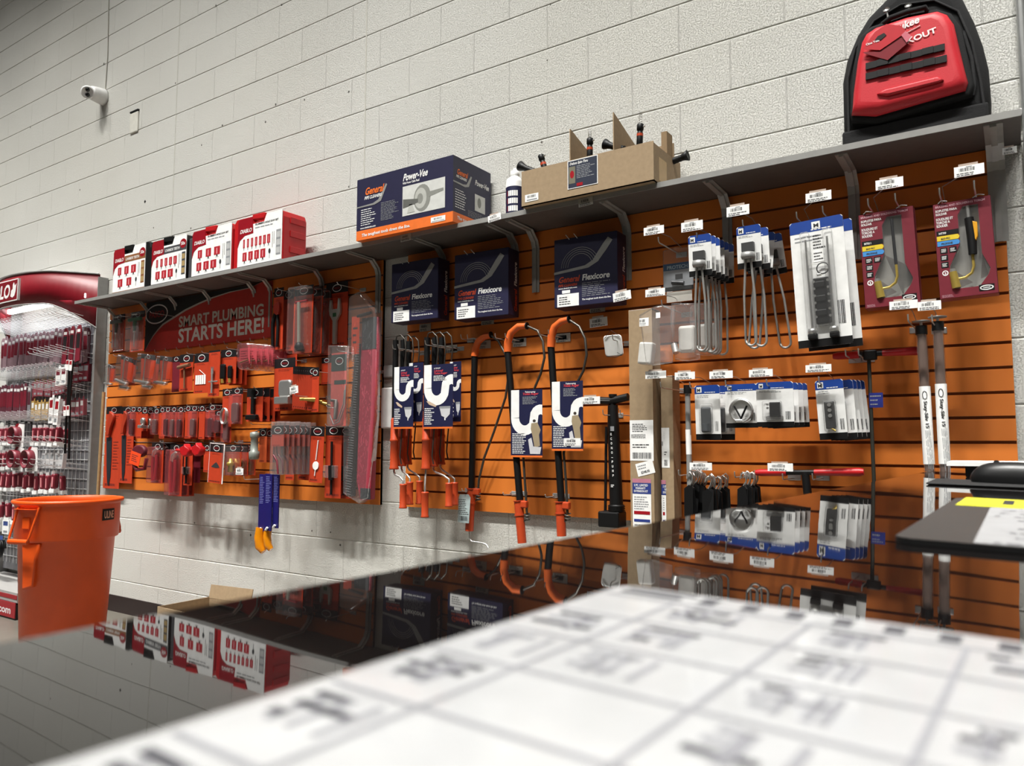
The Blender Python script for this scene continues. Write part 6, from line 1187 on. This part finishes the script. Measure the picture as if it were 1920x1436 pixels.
# ------------------------------------------------------------------ counter
GL=bpy.data.materials.new('black_gloss_top'); GL.use_nodes=True; nt=GL.node_tree; pb=nt.nodes['Principled BSDF']
pb.inputs['Base Color'].default_value=(.006,.005,.005,1); pb.inputs['Roughness'].default_value=.02; pb.inputs['IOR'].default_value=1.7
nz=nt.nodes.new('ShaderNodeTexNoise'); nz.inputs['Scale'].default_value=5; nz.inputs['Detail'].default_value=1.5; tcn=nt.nodes.new('ShaderNodeTexCoord'); nt.links.new(tcn.outputs['Object'],nz.inputs['Vector'])
bp=nt.nodes.new('ShaderNodeBump'); bp.inputs['Strength'].default_value=.12; bp.inputs['Distance'].default_value=.004; nt.links.new(nz.outputs['Fac'],bp.inputs['Height']); nt.links.new(bp.outputs['Normal'],pb.inputs['Normal'])
SL=-.020; Z0=1.020; XR=.75
def HC(px,py,dz=0):                 # on the counter's slightly sloping top
    d=unproj(px,py); nx=-SL; k=(Z0+dz-CAM.z+SL*(CAM.x-XR))/(d.z-SL*d.x); return CAM+d*k
def zc(x): return Z0+SL*(x-XR)
a=HC(250,1160); bq=HC(1640,902.5)
k=(bq.x-a.x)/(bq.y-a.y); XF=a.x+k*(-.03-a.y); XN=a.x+k*(-3.6-a.y); XE=2.6
t=thing('counter','glossy black counter running from the wall to the foreground','counter',(0,0,0))
def slab(x0f,x0n,x1,yf,yn,dz0,dz1):
    p=[(x0n,yn),(x1,yn),(x1,yf),(x0f,yf)]
    return [(x,y,zc(x)+dz0) for x,y in p]+[(x,y,zc(x)+dz1) for x,y in p]
FC=[(0,3,2,1),(4,5,6,7),(0,1,5,4),(1,2,6,5),(2,3,7,6),(3,0,4,7)]
MB().add(slab(XF,XN,XE,-.03,-3.6,-.035,0),FC,GL).build('counter_top',t)
LAM=mat('dark_laminate','2a1d1c',.4)
v=slab(XF+.03,XN+.03,XE-.02,-.045,-3.58,-.95,-.035); v=[(x,y,max(z,0) if i>3 else 0.0) for i,(x,y,z) in enumerate(v)]
MB().add(v,FC,LAM).build('cabinet_body',t)
# laminated price sheet in the foreground
def on(px,py,dz=.001): p=HC(px,py,dz); return p
c1=on(1165,1098); c2=on(100,1436); c3=on(1920,1207)
ux=(c2-c1).normalized(); p0=c1; left_len=.42; e2=(on(1920,1207)-on(1300,1127)); e2.z=0
vx=Vector((ux.x,ux.y,0)).normalized(); wx=Vector((-vx.y,vx.x,0)); 
if wx.dot(c3-c1)<0: wx=-wx
t=thing('laminated_sheet','white laminated price chart in the blurred foreground','sheet',(c1.x,c1.y,zc(c1.x)+.0006))
wdt,lng=.36,.46; rot=math.atan2(wx.y,wx.x); t.rotation_euler=(0,math.atan(-SL)*1.0*math.cos(rot),rot)
sx=lambda u,v_: (u, v_ , 0)
# local frame: x across (wx), y backwards toward the viewer is -y or +y
sg = -1 if Vector((-math.sin(rot),math.cos(rot),0)).dot(vx)<0 else 1
def sheet(name,x0,x1,y0,y1,z,h,mt,r=.0,par=None):
    pts=rr(x0,x1,y0,y1,r,6) if r else [(x0,y0),(x1,y0),(x1,y1),(x0,y1)]
    m=MB(); n_=len(pts); m.add([(p,sg*q,z) for p,q in pts]+[(p,sg*q,z+h) for p,q in pts],[tuple(range(n_)),tuple(range(n_,2*n_))]+[(i,(i+1)%n_,n_+(i+1)%n_,n_+i) for i in range(n_)],mt); return m
LM=mat('laminate_edge','bcbcbc',.15,coat=1); SH=mat('sheet_white','c2c3c5',.35,coat=.6)
m=sheet('x',0,wdt,0,lng,0,.0012,LM,.012); m.build('laminate',t)
m=sheet('x',.0035,wdt-.0035,.0035,lng-.0035,.0012,.0006,mat('border_grey','6f6f73',.4,coat=.5),.010); m.build('printed_border',t)
m=sheet('x',.0055,wdt-.0055,.0055,lng-.0055,.0012,.0012,SH,.008)
I2=mat('soft_ink','4c4c52',.6); I3=mat('rule_grey','94949a',.6); I4=mat('dark_ink','222226',.6)
def r2(x0,x1,y0,y1,mt,z=.0027): m.add([(x0,sg*y0,z),(x1,sg*y0,z),(x1,sg*y1,z),(x0,sg*y1,z)],[(0,1,2,3)],mt)
for yy in (.030,.075,.12,.165,.215,.27,.33,.39): r2(.008,wdt-.008,yy,yy+.0026,I3)
for xx in (.045,.11,.17,.23,.29): r2(xx,xx+.0024,.030,lng-.01,I3)
for k in range(14): r2(.055+k*.021,.063+k*.021,.012,.025,I2)
r2(.012,.05,.010,.014,I2); r2(.012,.045,.018,.024,I2)
for iy,yy in enumerate((.038,.083,.128,.173,.224,.28,.34)):
    for xx in (.010,.052,.118,.178,.238,.296):
        if random.random()<.9:
            for q in range(3):
                w_=random.uniform(.008,.03); r2(xx+random.uniform(0,.006),xx+w_,yy+q*.009,yy+q*.009+.0045,I2 if random.random()<.6 else I3); u_=random.uniform(.004,.03); r2(xx+u_,xx+u_+.003,yy,yy+.026,I3)
r2(.062,.085,.052,.056,I4)
m.build('printed_chart',t)
# grey clip board tablet with yellow strip and label
YG=mat('board_grey','3a3735',.5); 
a=HC(1672,1006,.006); bb_=HC(1775,946,.006); Lb=(bb_-a)
t=thing('grey_board','dark grey board with yellow strip and printed label on the counter at right','board',(a.x,a.y,zc(a.x)))
rz=-.02; t.rotation_euler=(0,math.atan(-SL)*math.cos(rz),rz); inv=Matrix.Rotation(-rz,3,'Z'); e=inv@Vector((Lb.x,Lb.y,0))
def quadp(name,pts,z0,z1,mt): 
    m_=MB(); n_=len(pts); m_.add([(x,y,z0) for x,y in pts]+[(x,y,z1) for x,y in pts],[tuple(reversed(range(n_))),tuple(range(n_,2*n_))]+[(i,(i+1)%n_,n_+(i+1)%n_,n_+i) for i in range(n_)],mt); return m_
dpt=e.y; yf=(inv@(HC(1797,931,.007)-a)).y
m=quadp('b',rr(0,.34,0,yf-.004,.018,6),.0005,.0055,mat('board_edge','0d0d0e',.5)); o2=rr(.0008,.3392,.0008,yf-.0048,.0175,6)
m.add([(x,y,.0058) for x,y in o2],[tuple(range(len(o2)))],YG); m.build('board_plate',t)
m=quadp('y',[(.012,dpt-.002),(.338,dpt-.002),(.338,yf),(.012,yf)],.0059,.0066,mat('yellow_label','cfcd30',.5)); m.add([(x,y,.0069) for x,y in((.06,dpt+.3*(yf-dpt)),(.072,dpt+.3*(yf-dpt)),(.072,dpt+.8*(yf-dpt)),(.06,dpt+.8*(yf-dpt)))],[(0,1,2,3)],INK); m.build('yellow_strip',t)
m=quadp('w',[(.058,.004),(.30,.004),(.30,dpt-.006),(.050,dpt-.006)],.0059,.0063,mat('label_offwhite','9a9a9c',.6))
for k in range(230):
    x=random.uniform(.06,.28); y=.008+int(random.uniform(0,9))*(dpt-.02)/9; m.add([(x,y,.0066),(x+.005,y,.0066),(x+.005,y+.006,.0066),(x,y+.006,.0066)],[(0,1,2,3)],I2 if k%3 else I3)
m.build('printed_label',t)
# mouse pad and mouse
a=HC(1736,906,.003); pr=HC(1920,908,.003)
t=MB().bbox(0,.28,0,.004,0,.22,mat('pad_black','1a1a1b',.7),.002).build('mouse_pad'); 
me=t.data
for vv in me.vertices: vv.co=Vector((vv.co.x,vv.co.z,vv.co.y))
t.location=(a.x,a.y,zc(a.x)+.001); rz=0; t.rotation_euler=(0,math.atan(-SL),rz); tag(t,'thin black mouse pad near the far end of the counter','mouse pad')
a=HC(1815,905,.004); bq=HC(1960,905,.004); L=.165
t=thing('computer_mouse','black domed computer mouse on the thin black pad','mouse',(a.x+L*.5,a.y+.035,zc(a.x+L*.5)+.0045),(0,math.atan(-SL),0))
m=MB(); rows=9; cols=20; vs=[]; hgt=.044
for i in range(rows):
    f=i/(rows-1)
    for k in range(cols):
        an=2*math.pi*k/cols; rad=math.cos(f*math.pi/2)**.6 if f<1 else 0.001
        vs.append((L*.5*rad*math.cos(an)*(1 if i else .94),.034*rad*math.sin(an)*(1 if i else .94),hgt*math.sin(f*math.pi/2)**1.0))
m.add(vs,[(i*cols+k,i*cols+(k+1)%cols,(i+1)*cols+(k+1)%cols,(i+1)*cols+k) for i in range(rows-1) for k in range(cols)],mat('mouse_black','101011',.38),True); m.add(vs,[tuple(reversed(range(cols)))],BLACK); m.build('mouse_shell',t)
MB().tube([(-L*.2,-.003,hgt*.93),(-L*.2,.003,hgt*.93)],.006,DMET,10).build('scroll_wheel',t)
# papers on a low stand behind the mouse
a=W(1775,868,-.35); 
t=thing('paper_stack','white papers stacked on a low dark stand behind the mouse','papers',(a.x,-.55,zc(a.x)))
zz=W(1775,873,-.55).z; z1=W(1775,863,-.55).z; zb=zz-zc(a.x)
xl=W(1775,868,-.55).x-a.x
quadp('p',[(xl,-.01),(xl+.30,-.01),(xl+.30,.20),(xl,.20)],max(zb,.012),max(zb,.012)+.010,PAPER).build('sheets',t)
quadp('s',[(xl+.04,.0),(xl+.29,.0),(xl+.29,.19),(xl+.04,.19)],0,max(zb,.012),BLACK).build('stand',t)
